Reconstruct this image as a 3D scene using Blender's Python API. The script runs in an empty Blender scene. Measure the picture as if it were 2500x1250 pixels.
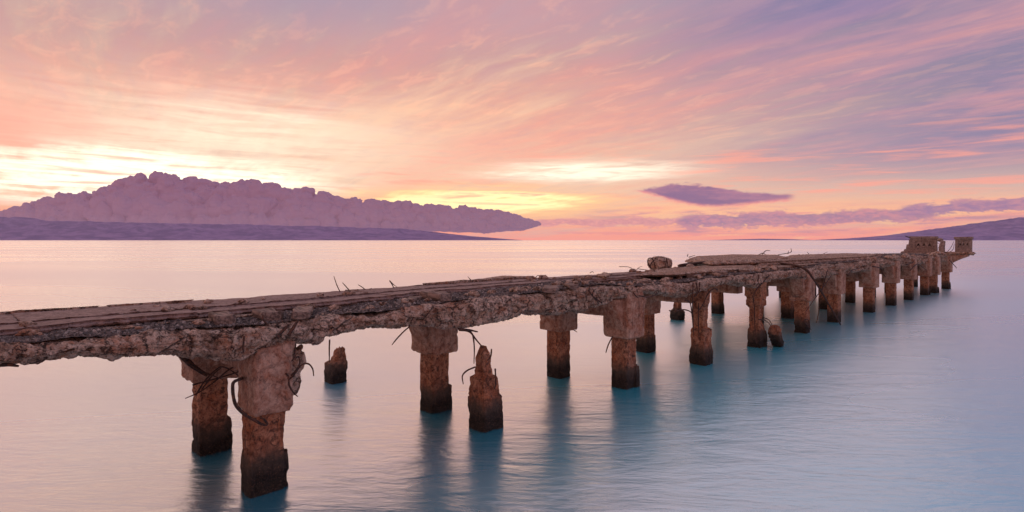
import bpy, math, random
import numpy as np
from math import radians as R

SC = bpy.context.scene
COL = SC.collection
H = 3.6                      # eye height above the sea, metres
FPX = 1420.0                 # focal length in pixels of a 2500 px wide frame

# ------------------------------------------------------------------ camera
cam_d = bpy.data.cameras.new('camera')
cam = bpy.data.objects.new('camera', cam_d)
COL.objects.link(cam)
cam.location = (0, 0, H)
cam.rotation_euler = (R(90), 0, 0)
cam_d.sensor_width = 36.0
cam_d.lens = 36.0 * FPX / 2500.0
cam_d.shift_y = -39.0 / 2500.0
cam_d.clip_start = 0.1
cam_d.clip_end = 400000
SC.camera = cam

# ------------------------------------------------------------------ exposure
SC.view_settings.view_transform = 'Standard'
SC.view_settings.look = 'None'
SC.view_settings.exposure = 0.40
SC.view_settings.gamma = 1.0
SC.view_settings.use_curve_mapping = False
SC.cycles.use_denoising = True
SC.cycles.max_bounces = 6
SC.cycles.diffuse_bounces = 3
SC.cycles.glossy_bounces = 3
SC.cycles.volume_bounces = 1
SC.cycles.sample_clamp_indirect = 6.0


def lin(r, g, b, a=None):
    f = lambda c: ((c / 255.0) / 12.92) if c <= 10 else (((c / 255.0) + 0.055) / 1.055) ** 2.4
    return (f(r), f(g), f(b), 1.0)


# ------------------------------------------------------------------ node helper
class X:
    """a node socket (or number) that can be used in arithmetic"""
    nt = None

    def __init__(s, v): s.v = v

    def _op(s, op, *o):
        n = X.nt.nodes.new('ShaderNodeMath'); n.operation = op
        for i, q in enumerate((s,) + o):
            q = q.v if isinstance(q, X) else q
            if isinstance(q, (int, float)): n.inputs[i].default_value = q
            else: X.nt.links.new(q, n.inputs[i])
        return X(n.outputs[0])
    def __add__(s, o): return s._op('ADD', o)
    __radd__ = __add__
    def __sub__(s, o): return s._op('SUBTRACT', o)
    def __rsub__(s, o): return X(o)._op('SUBTRACT', s)
    def __mul__(s, o): return s._op('MULTIPLY', o)
    __rmul__ = __mul__
    def __truediv__(s, o): return s._op('DIVIDE', o)
    def pow(s, o): return s._op('POWER', o)
    def exp(s): return s._op('EXPONENT')
    def abs(s): return s._op('ABSOLUTE')
    def max(s, o): return s._op('MAXIMUM', o)
    def min(s, o): return s._op('MINIMUM', o)
    def clamp(s): return s.max(0.0).min(1.0)
    def step(s, a, b):      # smooth ramp from a to b
        n = X.nt.nodes.new('ShaderNodeMapRange'); n.interpolation_type = 'SMOOTHSTEP'
        X.nt.links.new(s.v, n.inputs[0])
        n.inputs[1].default_value = a; n.inputs[2].default_value = b
        n.inputs[3].default_value = 0; n.inputs[4].default_value = 1
        return X(n.outputs[0])


def xyz(x, y, z):
    n = X.nt.nodes.new('ShaderNodeCombineXYZ')
    for i, q in enumerate((x, y, z)):
        q = q.v if isinstance(q, X) else q
        if isinstance(q, (int, float)): n.inputs[i].default_value = q
        else: X.nt.links.new(q, n.inputs[i])
    return n.outputs[0]


def noise(vec, scale, detail=4, rough=0.55, dist=0.0, typ='FBM', lac=2.0):
    n = X.nt.nodes.new('ShaderNodeTexNoise')
    try: n.noise_type = typ
    except Exception: pass
    X.nt.links.new(vec, n.inputs['Vector'])
    n.inputs['Scale'].default_value = scale; n.inputs['Detail'].default_value = detail
    n.inputs['Roughness'].default_value = rough; n.inputs['Distortion'].default_value = dist
    n.inputs['Lacunarity'].default_value = lac
    return X(n.outputs['Fac'])


def mixc(f, a, b):
    n = X.nt.nodes.new('ShaderNodeMix'); n.data_type = 'RGBA'; n.clamp_factor = True
    f = f.v if isinstance(f, X) else f
    if isinstance(f, (int, float)): n.inputs[0].default_value = f
    else: X.nt.links.new(f, n.inputs[0])
    for i, q in ((6, a), (7, b)):
        if isinstance(q, tuple): n.inputs[i].default_value = q
        else: X.nt.links.new(q, n.inputs[i])
    return n.outputs[2]


def ramp(f, stops):
    n = X.nt.nodes.new('ShaderNodeValToRGB'); e = n.color_ramp.elements
    while len(e) > 1: e.remove(e[-1])
    e[0].position, e[0].color = stops[0]
    for p, c in stops[1:]:
        q = e.new(p); q.color = c
    X.nt.links.new(f.v, n.inputs[0])
    return n.outputs[0]


# ------------------------------------------------------------------ world: sunset sky
def build_world():
    w = bpy.data.worlds.new('World'); SC.world = w; w.use_nodes = True
    nt = w.node_tree; nt.nodes.clear(); X.nt = nt
    tc = nt.nodes.new('ShaderNodeTexCoord')
    sp = nt.nodes.new('ShaderNodeSeparateXYZ'); nt.links.new(tc.outputs['Generated'], sp.inputs[0])
    x, y, z = (X(o) for o in sp.outputs)
    az = x._op('ARCTAN2', y) * 57.2958                       # degrees right of straight ahead
    el = z._op('ARCSINE') * 57.2958
    ela = el.abs()
    # high cloud sheet: parallel bands 1 unit up, running towards the sunset (36 degrees to the left)
    zz = ela * 0.01745 + 0.085
    px, py = x / zz, y / zz
    ca, sa = math.cos(R(-38)), math.sin(R(-38))
    along = px * sa + py * ca
    across = px * ca - py * sa
    warp = noise(xyz(px * 0.35, py * 0.35, 3.1), 1.0, 4, 0.55)
    band = noise(xyz(across * 1.05 + warp * 1.1, along * 0.17, 0.3), 1.0, 6, 0.57, 0.15)
    fine = noise(xyz(across * 5.0 + warp * 2.4, along * 1.2, 1.3), 1.0, 7, 0.64, 0.2)
    ripple = noise(xyz(across * 10 + warp * 5, along * 4.0, 7.7), 1.0, 5, 0.65, 0.4)
    hor = noise(xyz(az * 0.045, ela * 0.55 + az * 0.02, 2.0), 1.0, 6, 0.6, 0.5)   # flat streaks near the horizon
    hor2 = noise(xyz(az * 0.12, ela * 1.6 + az * 0.03, 9.0), 1.0, 5, 0.6, 0.4)

    elw = ela + (band - 0.5) * 5.0 * ela.step(3, 14) + (hor - 0.5) * 3.5
    base = ramp((elw / 60.0).clamp(), [
        (0.0, lin(255, 152, 126)), (0.03, lin(255, 172, 128)), (0.075, lin(244, 196, 158)),
        (0.13, lin(232, 184, 156)), (0.20, lin(218, 164, 146)), (0.28, lin(196, 150, 144)),
        (0.36, lin(180, 150, 156)), (0.65, lin(150, 140, 166)), (1.0, lin(128, 134, 168))])
    # right side of the sky turns mauve and slate
    right = (az + (band - 0.5) * 30 + (fine - 0.5) * 8).step(0, 40) * ela.step(0.5, 8)
    cool = ramp(((band * 0.7 + fine * 0.3 - 0.5) * 2.6 + 0.5).clamp(), [
        (0.0, lin(92, 104, 148)), (0.38, lin(124, 118, 152)), (0.58, lin(166, 132, 152)), (0.85, lin(212, 146, 142)), (1.0, lin(220, 150, 148))])
    c = mixc(right * 0.92, base, cool)
    # behind the viewer: dim mauve east
    back = az.abs().step(60, 150)
    c = mixc(back, c, ramp((ela / 60.0).clamp(), [(0.0, lin(206, 156, 142)), (0.3, lin(178, 142, 150)), (1.0, lin(138, 130, 158))]))
    front = 1.0 - az.abs().step(70, 110)
    # cirrus: pink where dense and lit, pale tan where thin
    dens = ((band - 0.5) * 2.2 + (fine - 0.5) * 1.3 + 0.5).clamp()
    c = mixc(dens.step(0.40, 1.0) * 0.42 * (1.0 - right * 0.7), c, lin(244, 152, 134))
    c = mixc((1.0 - dens).step(0.45, 0.9) * 0.45 * (1.0 - right), c, lin(206, 180, 168))
    c = mixc((ripple - 0.5).step(0.0, 0.16) * 0.32 * ela.step(5, 11) * (1.0 - right * 0.6), c, lin(250, 180, 152))
    c = mixc((0.5 - ripple).step(0.0, 0.16) * 0.22 * ela.step(5, 11), c, lin(190, 148, 156))
    high = (ela + (warp - 0.5) * 14).step(14, 21) * front
    c = mixc(high * (fine + 0.1).step(0.4, 0.7) * 0.45, c, lin(168, 140, 152))
    c = mixc((ela + (band - 0.5) * 14).step(17, 34) * (az + (warp - 0.5) * 20).step(-8, 30) * (1.0 - az.step(110, 150)) * 0.9, c, lin(104, 134, 168))
    pat = (((az + 18) * (1 / 13.0)).pow(2.0) + ((ela - 22 - (band - 0.5) * 10) * (1 / 3.4)).pow(2.0)) * -1.0
    c = mixc(pat.exp() * 0.55, c, lin(150, 142, 162))
    pat = (((az + 42) * (1 / 8.0)).pow(2.0) + ((ela - 8.6 - (hor - 0.5) * 3) * (1 / 1.5)).pow(2.0)) * -1.0
    c = mixc(pat.exp() * 0.7, c, lin(250, 150, 130))
    mass = noise(xyz(across * 0.42 + warp, along * 0.16, 4.4), 1.0, 5, 0.58, 0.2)
    c = mixc(mass.step(0.47, 0.60) * (az + (band - 0.5) * 20).step(8, 34) * ela.step(4, 9) * front * 0.72, c, mixc(fine.step(0.42, 0.62), lin(92, 104, 150), lin(124, 116, 156)))
    # openings with the lit, nearly clear air behind them
    def glow(a0, e0, sa_, se, k, lean=0.0):
        d = ((az - a0) / sa_).pow(2.0) + ((ela - e0 - (az - a0) * lean - (hor - 0.5) * 2.2) / se).pow(2.0)
        return ((d * -1.0).exp() * (1.2 + (hor - 0.5) * 2.6 + (hor2 - 0.5) * 3.0 + (fine - 0.5) * 1.4) * k).clamp() * front
    g1 = glow(-33, 4.9, 16, 2.4, 1.15)
    g2 = glow(-3.5, 3.7, 12, 1.4, 1.1)
    g3 = glow(7, 6.5, 12, 1.15, 0.80)
    g4 = glow(-25, 9.0, 14, 3.6, 0.62)
    g5 = glow(20, 2.5, 24, 1.0, 0.6)
    c = mixc(g4, c, lin(240, 222, 194))
    c = mixc(g5, c, lin(255, 196, 140))
    c = mixc(g3.step(0.15, 1.1), c, lin(246, 234, 208))
    c = mixc(g1.step(0.12, 1.0), c, lin(252, 238, 210))
    c = mixc(g2.step(0.1, 0.8) * 0.85, c, lin(254, 200, 130))
    c = mixc(g2.step(0.5, 1.1), c, lin(254, 232, 166))
    # thin salmon bars over the bright openings
    bars = (hor2 * 0.6 + hor * 0.4).step(0.50, 0.64) * (1.0 - ela.step(6, 12)) * front
    c = mixc(bars * 0.7, c, lin(250, 158, 134))
    boost = g1.step(0.3, 1.2) * 0.40 + g2.step(0.3, 0.95) * 0.3 + g3.step(0.3, 1.2) * 0.25 + g4 * 0.18
    # far cloud strips low over the horizon, ragged, lit pink from below
    edge = noise(xyz(az * 0.35, ela * 1.1, 5.0), 1.0, 6, 0.62, 0.3) - 0.5
    edge2 = noise(xyz(az * 1.3, ela * 3.0, 6.0), 1.0, 5, 0.65, 0.3) - 0.5
    def strip(a0, a1, e0, e1, t0, t1, w=1.0):
        """cloud between az a0..a1 whose centre line runs e0..e1 with half thickness t0..t1"""
        q = (az - a0) * (1.0 / (a1 - a0))
        mid = q * (e1 - e0) + e0
        tk = q * (t1 - t0) + t0
        ends = q.step(0.0, 0.12) * (1.0 - q.step(0.88, 1.0))
        d = 1.0 - ((ela - mid + edge2 * 0.35 * w) / (tk * (0.75 + edge * 2.2 * w))).abs() + edge2 * 1.9 * w
        return (d * ends).step(0.0, 0.45) * ends.step(0.0, 0.3)
    s1 = strip(1.0, 21.0, 1.7, 1.75, 0.50, 0.70)
    s2 = strip(15.0, 37.0, 1.75, 2.05, 1.15, 0.80)
    low = noise(xyz(az * 0.16, ela * 1.7 - az * 0.06, 12.0), 1.0, 6, 0.6, 0.3)
    s5 = low.step(0.50, 0.60) * ela.step(0.3, 0.8) * (1.0 - ela.step(2.4, 3.4)) * az.step(2, 14) * (1.0 - az.step(44, 52))
    c = mixc(s5 * 0.7, c, mixc(low.step(0.56, 0.68), lin(236, 150, 140), lin(168, 124, 146)))
    c = mixc((1.0 - low.step(0.36, 0.5)) * (1.0 - ela.step(1.6, 2.6)) * az.step(12, 26) * (1.0 - az.step(44, 52)) * 0.6, c, lin(255, 204, 142))
    s3 = strip(33.0, 48.0, 2.35, 2.9, 0.75, 0.9)
    s4 = strip(3.0, 30.0, 0.75, 0.45, 0.16, 0.2)
    c = mixc(s4 * 0.6, c, lin(232, 142, 136))
    c = mixc(s1 * 0.85, c, mixc(edge2.step(-0.12, 0.2), lin(206, 132, 140), lin(238, 158, 146)))
    c = mixc(s2 * 0.92, c, mixc((edge2 + edge * 0.6).step(-0.15, 0.2), lin(150, 112, 142), lin(206, 134, 142)))
    c = mixc(s3 * 0.92, c, mixc((edge2 + edge * 0.6).step(-0.15, 0.2), lin(140, 108, 146), lin(186, 130, 146)))
    # lone spindle cloud
    q = (az - 10.9) * (1.0 / 15.3)
    top = 4.85 + q.step(0.0, 0.33) * 0.62 - q.step(0.3, 0.95) * 1.25 + edge2 * (0.8 - q * 0.6) + edge * 0.8
    bot = 4.85 - q.step(-0.1, 0.55) * 2.0 + q.step(0.55, 1.0) * 0.45 + edge2 * 0.9
    m = (ela - bot).step(0.0, 0.5) * (top - ela).step(0.0, 0.28) * q.step(0.0, 0.05) * (1.0 - q.step(0.93, 1.0))
    c = mixc(m, c, mixc(((ela - bot) + edge2 * 0.8).step(0.1, 0.6), lin(244, 140, 134), mixc((edge2 * 0.4 + (hor2 - 0.5) + (top - ela) * 0.25).step(-0.10, 0.35), lin(172, 118, 138), lin(134, 100, 132))))
    bg = nt.nodes.new('ShaderNodeBackground'); nt.links.new(c, bg.inputs[0]); nt.links.new((boost * (1.0 - bars * 0.8) + 0.92).v, bg.inputs[1])
    # clear dusk air showing through the thin cloud
    st = nt.nodes.new('ShaderNodeTexSky'); st.sky_type = 'NISHITA'; st.sun_disc = False
    st.sun_elevation = R(4); st.sun_rotation = R(-5); st.air_density = 1.5; st.dust_density = 2.0
    b2 = nt.nodes.new('ShaderNodeBackground'); nt.links.new(st.outputs[0], b2.inputs[0]); b2.inputs[1].default_value = 0.12
    mx = nt.nodes.new('ShaderNodeMixShader')
    thin = (1.0 - dens).step(0.35, 0.9) * 0.12 * ela.step(6, 14)
    nt.links.new(thin.v, mx.inputs[0]); nt.links.new(bg.outputs[0], mx.inputs[1]); nt.links.new(b2.outputs[0], mx.inputs[2])
    out = nt.nodes.new('ShaderNodeOutputWorld'); nt.links.new(mx.outputs[0], out.inputs[0])


build_world()

# ------------------------------------------------------------------ sun, low behind thin cloud
sd = bpy.data.lights.new('sun', 'SUN'); sd.energy = 0.5; sd.angle = R(110); sd.color = (1.0, 0.62, 0.36)
sun = bpy.data.objects.new('sun', sd); COL.objects.link(sun)
sun.rotation_euler = (R(90 - 18), 0, R(20 + 180)); sun.location = (0, 60, 40)

# ------------------------------------------------------------------ numpy noise
rng = np.random.default_rng(7)
_perm = rng.permutation(256); _perm = np.concatenate([_perm, _perm, _perm])
_g = rng.normal(size=(256, 3)); _g /= np.linalg.norm(_g, axis=1)[:, None]


def perlin(P):
    P = np.asarray(P, float); i = np.floor(P).astype(int); f = P - i; i &= 255
    u = f * f * f * (f * (f * 6 - 15) + 10)
    r = 0
    for dx in (0, 1):
        for dy in (0, 1):
            for dz in (0, 1):
                h = _perm[_perm[_perm[(i[..., 0] + dx) & 255] + ((i[..., 1] + dy) & 255)] + ((i[..., 2] + dz) & 255)]
                g = _g[h]
                d = (g * (f - np.array([dx, dy, dz]))).sum(-1)
                w = (u[..., 0] if dx else 1 - u[..., 0]) * (u[..., 1] if dy else 1 - u[..., 1]) * (u[..., 2] if dz else 1 - u[..., 2])
                r = r + w * d
    return r * 1.6


def fbm(P, scale=1.0, octaves=4, rough=0.5, off=0.0):
    P = np.asarray(P, float) * scale + off; a = 1.0; s = 0; r = 0
    for k in range(octaves):
        r = r + a * perlin(P + 17.3 * k); s += a; a *= rough; P = P * 2.03
    return r / s


def ridged(P, scale=1.0, octaves=4, rough=0.5, off=0.0):
    P = np.asarray(P, float) * scale + off; a = 1.0; s = 0; r = 0
    for k in range(octaves):
        r = r + a * (1 - np.abs(perlin(P + 9.1 * k)) * 2); s += a; a *= rough; P = P * 2.03
    return r / s


# ------------------------------------------------------------------ mesh helpers
def new_mesh(name, V, F, mats, smooth=True):
    V = np.asarray(V, np.float32); F = np.asarray(F, np.int32)
    me = bpy.data.meshes.new(name)
    n, k = F.shape
    me.vertices.add(len(V)); me.vertices.foreach_set('co', V.ravel())
    me.loops.add(n * k); me.loops.foreach_set('vertex_index', F.ravel())
    me.polygons.add(n)
    me.polygons.foreach_set('loop_start', np.arange(n, dtype=np.int32) * k)
    me.polygons.foreach_set('loop_total', np.full(n, k, np.int32))
    me.update(calc_edges=True); me.validate()
    me.polygons.foreach_set('use_smooth', np.full(len(me.polygons), smooth))
    for m in (mats if isinstance(mats, (list, tuple)) else [mats]): me.materials.append(m)
    return me


def vnormals(V, F):
    N = np.zeros_like(V)
    e1 = V[F[:, 1]] - V[F[:, 0]]; e2 = V[F[:, 2]] - V[F[:, 0]]
    fn = np.cross(e1, e2)
    if F.shape[1] == 4: fn = fn + np.cross(V[F[:, 2]] - V[F[:, 0]], V[F[:, 3]] - V[F[:, 0]])
    for k in range(F.shape[1]): np.add.at(N, F[:, k], fn)
    l = np.linalg.norm(N, axis=1); l[l == 0] = 1
    return N / l[:, None]


def rings_mesh(rings, caps=6):
    """rings: (N, M, 3) closed loops; capped with shrinking loops. returns V, F (quads)."""
    rings = np.asarray(rings, float)
    def cap(r):
        c = r.mean(0); return [c + (r - c) * (1 - (k + 1) / (caps + 0.5)) for k in range(caps)]
    pre = cap(rings[0])[::-1]; post = cap(rings[-1])
    A = np.array(pre + list(rings) + post); n, m, _ = A.shape
    V = A.reshape(-1, 3)
    i = np.arange(n - 1)[:, None] * m; j = np.arange(m)[None, :]; j2 = (j + 1) % m
    F = np.stack([i + j, i + j2, i + m + j2, i + m + j], -1).reshape(-1, 4)
    # closing fans as degenerate-free quads towards a centre vertex
    c0, c1 = len(V), len(V) + 1
    V = np.vstack([V, A[0].mean(0), A[-1].mean(0)])
    j = np.arange(0, m - 1, 2)
    f0 = np.stack([np.full_like(j, c0), (j + 2) % m, j + 1, j], -1)
    b = (n - 1) * m
    f1 = np.stack([np.full_like(j, c1), b + j, b + j + 1, b + (j + 2) % m], -1)
    return V, np.vstack([F, f0, f1])


def rect_loop(a0, a1, b0, b1, step, round_=0.02):
    """points round a rectangle in (a, b), even count, roughly `step` apart, anticlockwise"""
    na = max(2, int(round((a1 - a0) / step))); nb = max(2, int(round((b1 - b0) / step)))
    P = []
    for k in range(na): P.append((a0 + (a1 - a0) * k / na, b0))
    for k in range(nb): P.append((a1, b0 + (b1 - b0) * k / nb))
    for k in range(na): P.append((a1 - (a1 - a0) * k / na, b1))
    for k in range(nb): P.append((a0, b1 - (b1 - b0) * k / nb))
    P = np.array(P)
    c = np.array([(a0 + a1) / 2, (b0 + b1) / 2]); hs = np.array([(a1 - a0) / 2, (b1 - b0) / 2])
    q = np.abs(P - c) - (hs - round_)
    m = (q > 0).all(1)
    if m.any():
        qq = q[m]; l = np.linalg.norm(qq, axis=1)
        s = np.sign(P[m] - c)
        P[m] = c + s * ((hs - round_) + qq / l[:, None] * np.minimum(l, round_)[:, None])
    return P


def concrete_noise(V, F, amp, scale=3.0, seed=0.0, pits=0.0, edges=None):
    N = vnormals(V, F)
    a = fbm(V, scale, 5, 0.55, seed)
    r = ridged(V, scale * 1.3, 4, 0.55, seed + 40)
    d = amp * (a * 1.0 + (r - 0.55) * 0.45)
    if pits:
        p = fbm(V, scale * 2.6, 3, 0.5, seed + 80)
        d = d - pits * np.clip(p - 0.16, 0, 0.25) * 4
    return V + N * d[:, None]


# ------------------------------------------------------------------ pier frame: u along, v across, z up
PHI = math.atan2(0.702, 0.712)
CU, SU = math.cos(PHI), math.sin(PHI)


def world(p):
    return (CU * p[0] - SU * p[1], SU * p[0] + CU * p[1], p[2])


def at(x, y, v):
    """point of the pier frame seen at frame position (x, y) on the lengthwise plane v (metres)"""
    t = (x - 1250.0) / FPX
    s = v / (CU - SU * t)
    return np.array([s * (CU * t + SU), v, H - (y - 586.0) / FPX * s])


def tag(o, label=None, cat=None, group=None, kind=None):
    if label: o['label'] = label
    if cat: o['category'] = cat
    if group: o['group'] = group
    if kind: o['kind'] = kind
    return o


ORG = {}


def empty(name, org, label, cat, group=None, rot=PHI):
    o = bpy.data.objects.new(name, None); COL.objects.link(o)
    o.location = world(org); o.rotation_euler = (0, 0, rot); o.empty_display_size = 0.3
    ORG[o.name] = np.array(org, float)
    return tag(o, label, cat, group)


def part(name, V, F, mat, parent=None, org=None, smooth=True, kind=None, label=None):
    """mesh given in pier coordinates, child of parent"""
    V = np.asarray(V, float)
    if org is None: org = np.array([V[:, 0].mean(), V[:, 1].mean(), V[:, 2].min()])
    org = np.array(org, float)
    o = bpy.data.objects.new(name, new_mesh(name, V - org, F, mat, smooth)); COL.objects.link(o)
    ORG[o.name] = org
    if parent is not None:
        o.parent = parent; o.location = org - ORG[parent.name]
    else:
        o.location = world(org); o.rotation_euler = (0, 0, PHI)
    if kind: o['kind'] = kind
    if label: o['label'] = label
    return o


# ------------------------------------------------------------------ materials
def material(name, fn):
    m = bpy.data.materials.new(name); m.use_nodes = True
    nt = m.node_tree; nt.nodes.clear(); X.nt = nt
    out = nt.nodes.new('ShaderNodeOutputMaterial')
    fn(nt, out)
    return m


def wpos(nt):
    g = nt.nodes.new('ShaderNodeNewGeometry'); return g.outputs['Position']


def bump(nt, height, strength, dist, normal=None):
    b = nt.nodes.new('ShaderNodeBump'); b.inputs['Strength'].default_value = strength
    b.inputs['Distance'].default_value = dist
    nt.links.new(height.v, b.inputs['Height'])
    if normal: nt.links.new(normal, b.inputs['Normal'])
    return b.outputs[0]


def voro(vec, scale, feature='F1', rnd=1.0):
    n = X.nt.nodes.new('ShaderNodeTexVoronoi'); n.feature = feature
    X.nt.links.new(vec, n.inputs['Vector']); n.inputs['Scale'].default_value = scale
    n.inputs['Randomness'].default_value = rnd
    return X(n.outputs['Distance']), n


def concrete(name, pale, mid, dark, rust_c, rust_amt, tide=False, agg=1.0, crack=1.0, bd=0.09, spk=1.0):
    def fn(nt, out):
        P = wpos(nt)
        n1 = noise(P, 1.3, 6, 0.6); n2 = noise(P, 6.0, 7, 0.68, 0.6); n3 = noise(P, 34.0, 5, 0.65)
        n4 = noise(P, 2.6, 6, 0.65, 1.0); n5 = noise(P, 14.0, 5, 0.7, 0.8)
        c = mixc((n1 * 0.45 + n2 * 0.55).step(0.42, 0.58), mid, pale)
        sp = nt.nodes.new('ShaderNodeSeparateXYZ'); nt.links.new(P, sp.inputs[0])
        px, py, pz = (X(o) for o in sp.outputs)
        # streaks running down
        st = noise(xyz(px * 9.0, py * 9.0, pz * 0.8), 1.0, 5, 0.65)
        c = mixc((n4 * 0.72 + st * 0.28).step(0.53 - 0.1 * rust_amt, 0.62) * rust_amt, c, rust_c)
        c = mixc(st.step(0.54, 0.68) * 0.5, c, dark)
        c = mixc(n5.step(0.53, 0.60) * (0.78 * spk), c, dark)
        c = mixc((0.47 - n5).step(0.0, 0.10) * 0.45, c, pale)
        # cracks in the crust
        wv = nt.nodes.new('ShaderNodeVectorMath'); wv.operation = 'ADD'
        nt.links.new(P, wv.inputs[0]); w = (n2 - 0.5) * 0.35; w2 = (n1 - 0.5) * 0.5
        nt.links.new(xyz(w, w2, w * 0.8), wv.inputs[1])
        ce = voro(wv.outputs[0], 2.3, 'DISTANCE_TO_EDGE')[0]
        cf = voro(wv.outputs[0], 6.5, 'DISTANCE_TO_EDGE')[0]
        ck = ((0.030 - ce).step(0.0, 0.018) * n4.step(0.42, 0.52)).max((0.045 - cf).step(0.0, 0.03) * n1.step(0.50, 0.58) * 0.8) * crack
        c = mixc(ck * 0.9, c, (0.030, 0.020, 0.017, 1))
        if tide:
            hgt = pz + (n2 - 0.5) * 0.30 + (st - 0.5) * 0.40 + (n1 - 0.5) * 0.35
            c = mixc(1.0 - hgt.step(0.36, 0.72), c, (0.085, 0.060, 0.044, 1))
            c = mixc(1.0 - hgt.step(0.16, 0.40), c, (0.016, 0.013, 0.011, 1))
            foam = voro(P, 60)[0]
            c = mixc((0.34 - foam).step(0.0, 0.12) * (1.0 - hgt.step(0.0, 0.35)) * 0.5, c, (0.20, 0.16, 0.10, 1))
        vd, _ = voro(P, 48.0)
        c = mixc((0.30 - vd).step(0.0, 0.15) * 0.45 * agg * n2.step(0.4, 0.55), c, pale)
        c = mixc((n3.step(0.55, 0.62)) * (0.6 * spk), c, dark)
        b = nt.nodes.new('ShaderNodeBsdfPrincipled')
        nt.links.new(c, b.inputs['Base Color']); b.inputs['Roughness'].default_value = 0.85
        b.inputs['Specular IOR Level'].default_value = 0.3
        h = n2 * 0.55 + n5 * 0.35 + n3 * 0.14 + (vd * 0.12 * agg) - ck * 0.4
        nt.links.new(bump(nt, h, 1.0, bd), b.inputs['Normal'])
        nt.links.new(b.outputs[0], out.inputs[0])
    return material(name, fn)


M_PILE = concrete('pile_concrete', (0.60, 0.29, 0.17, 1), (0.34, 0.13, 0.07, 1), (0.05, 0.030, 0.022, 1), (0.48, 0.14, 0.05, 1), 0.65, tide=True, agg=0.8, crack=0.45, bd=0.07)
M_HEAD = concrete('head_concrete', (0.60, 0.38, 0.28, 1), (0.38, 0.185, 0.12, 1), (0.07, 0.040, 0.03, 1), (0.38, 0.115, 0.05, 1), 0.6, crack=0.35, bd=0.03, spk=0.5)
M_GIRD = concrete('spalled_concrete', (0.86, 0.63, 0.49, 1), (0.46, 0.275, 0.19, 1), (0.055, 0.034, 0.026, 1), (0.52, 0.17, 0.07, 1), 0.65, crack=0.85, bd=0.13)
M_SLAB = concrete('slab_concrete', (0.42, 0.29, 0.25, 1), (0.32, 0.21, 0.18, 1), (0.13, 0.085, 0.075, 1), (0.30, 0.16, 0.11, 1), 0.25, agg=0.6, crack=0.35, bd=0.035)
M_DECK = concrete('deck_concrete', (0.26, 0.20, 0.18, 1), (0.13, 0.10, 0.09, 1), (0.06, 0.045, 0.04, 1), (0.18, 0.10, 0.06, 1), 0.3, bd=0.05)
M_WALL = concrete('parapet_concrete', (0.42, 0.30, 0.25, 1), (0.29, 0.20, 0.165, 1), (0.09, 0.06, 0.05, 1), (0.26, 0.13, 0.08, 1), 0.25, crack=0.2, bd=0.02)


def _stone(nt, out):
    oi = nt.nodes.new('ShaderNodeNewGeometry')
    r = X(oi.outputs['Random Per Island'])
    c = ramp(r, [(0, (0.05, 0.042, 0.04, 1)), (0.5, (0.13, 0.10, 0.09, 1)), (0.85, (0.24, 0.19, 0.17, 1)), (1, (0.42, 0.35, 0.31, 1))])
    b = nt.nodes.new('ShaderNodeBsdfPrincipled'); nt.links.new(c, b.inputs['Base Color']); b.inputs['Roughness'].default_value = 0.8
    nt.links.new(b.outputs[0], out.inputs[0])
M_STONE = material('gravel_stone', _stone)


def _wood(nt, out):
    P = wpos(nt)
    tcn = nt.nodes.new('ShaderNodeTexCoord')
    mp = nt.nodes.new('ShaderNodeMapping'); mp.inputs['Scale'].default_value = (22, 3, 22)
    nt.links.new(tcn.outputs['Object'], mp.inputs[0])
    g = noise(mp.outputs[0], 1.0, 5, 0.6, 0.4)
    c = mixc(g.step(0.35, 0.65), (0.10, 0.065, 0.05, 1), (0.34, 0.23, 0.185, 1))
    b = nt.nodes.new('ShaderNodeBsdfPrincipled'); nt.links.new(c, b.inputs['Base Color']); b.inputs['Roughness'].default_value = 0.85
    nt.links.new(bump(nt, g, 0.8, 0.02), b.inputs['Normal'])
    nt.links.new(b.outputs[0], out.inputs[0])
M_WOOD = material('weathered_timber', _wood)


def _rust(nt, out):
    P = wpos(nt)
    n = noise(P, 25.0, 4, 0.6)
    c = mixc(n.step(0.4, 0.65), (0.030, 0.017, 0.013, 1), (0.13, 0.045, 0.022, 1))
    b = nt.nodes.new('ShaderNodeBsdfPrincipled'); nt.links.new(c, b.inputs['Base Color']); b.inputs['Roughness'].default_value = 0.8
    nt.links.new(bump(nt, n, 0.7, 0.01), b.inputs['Normal'])
    nt.links.new(b.outputs[0], out.inputs[0])
M_RUST = material('rusted_steel', _rust)


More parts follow.
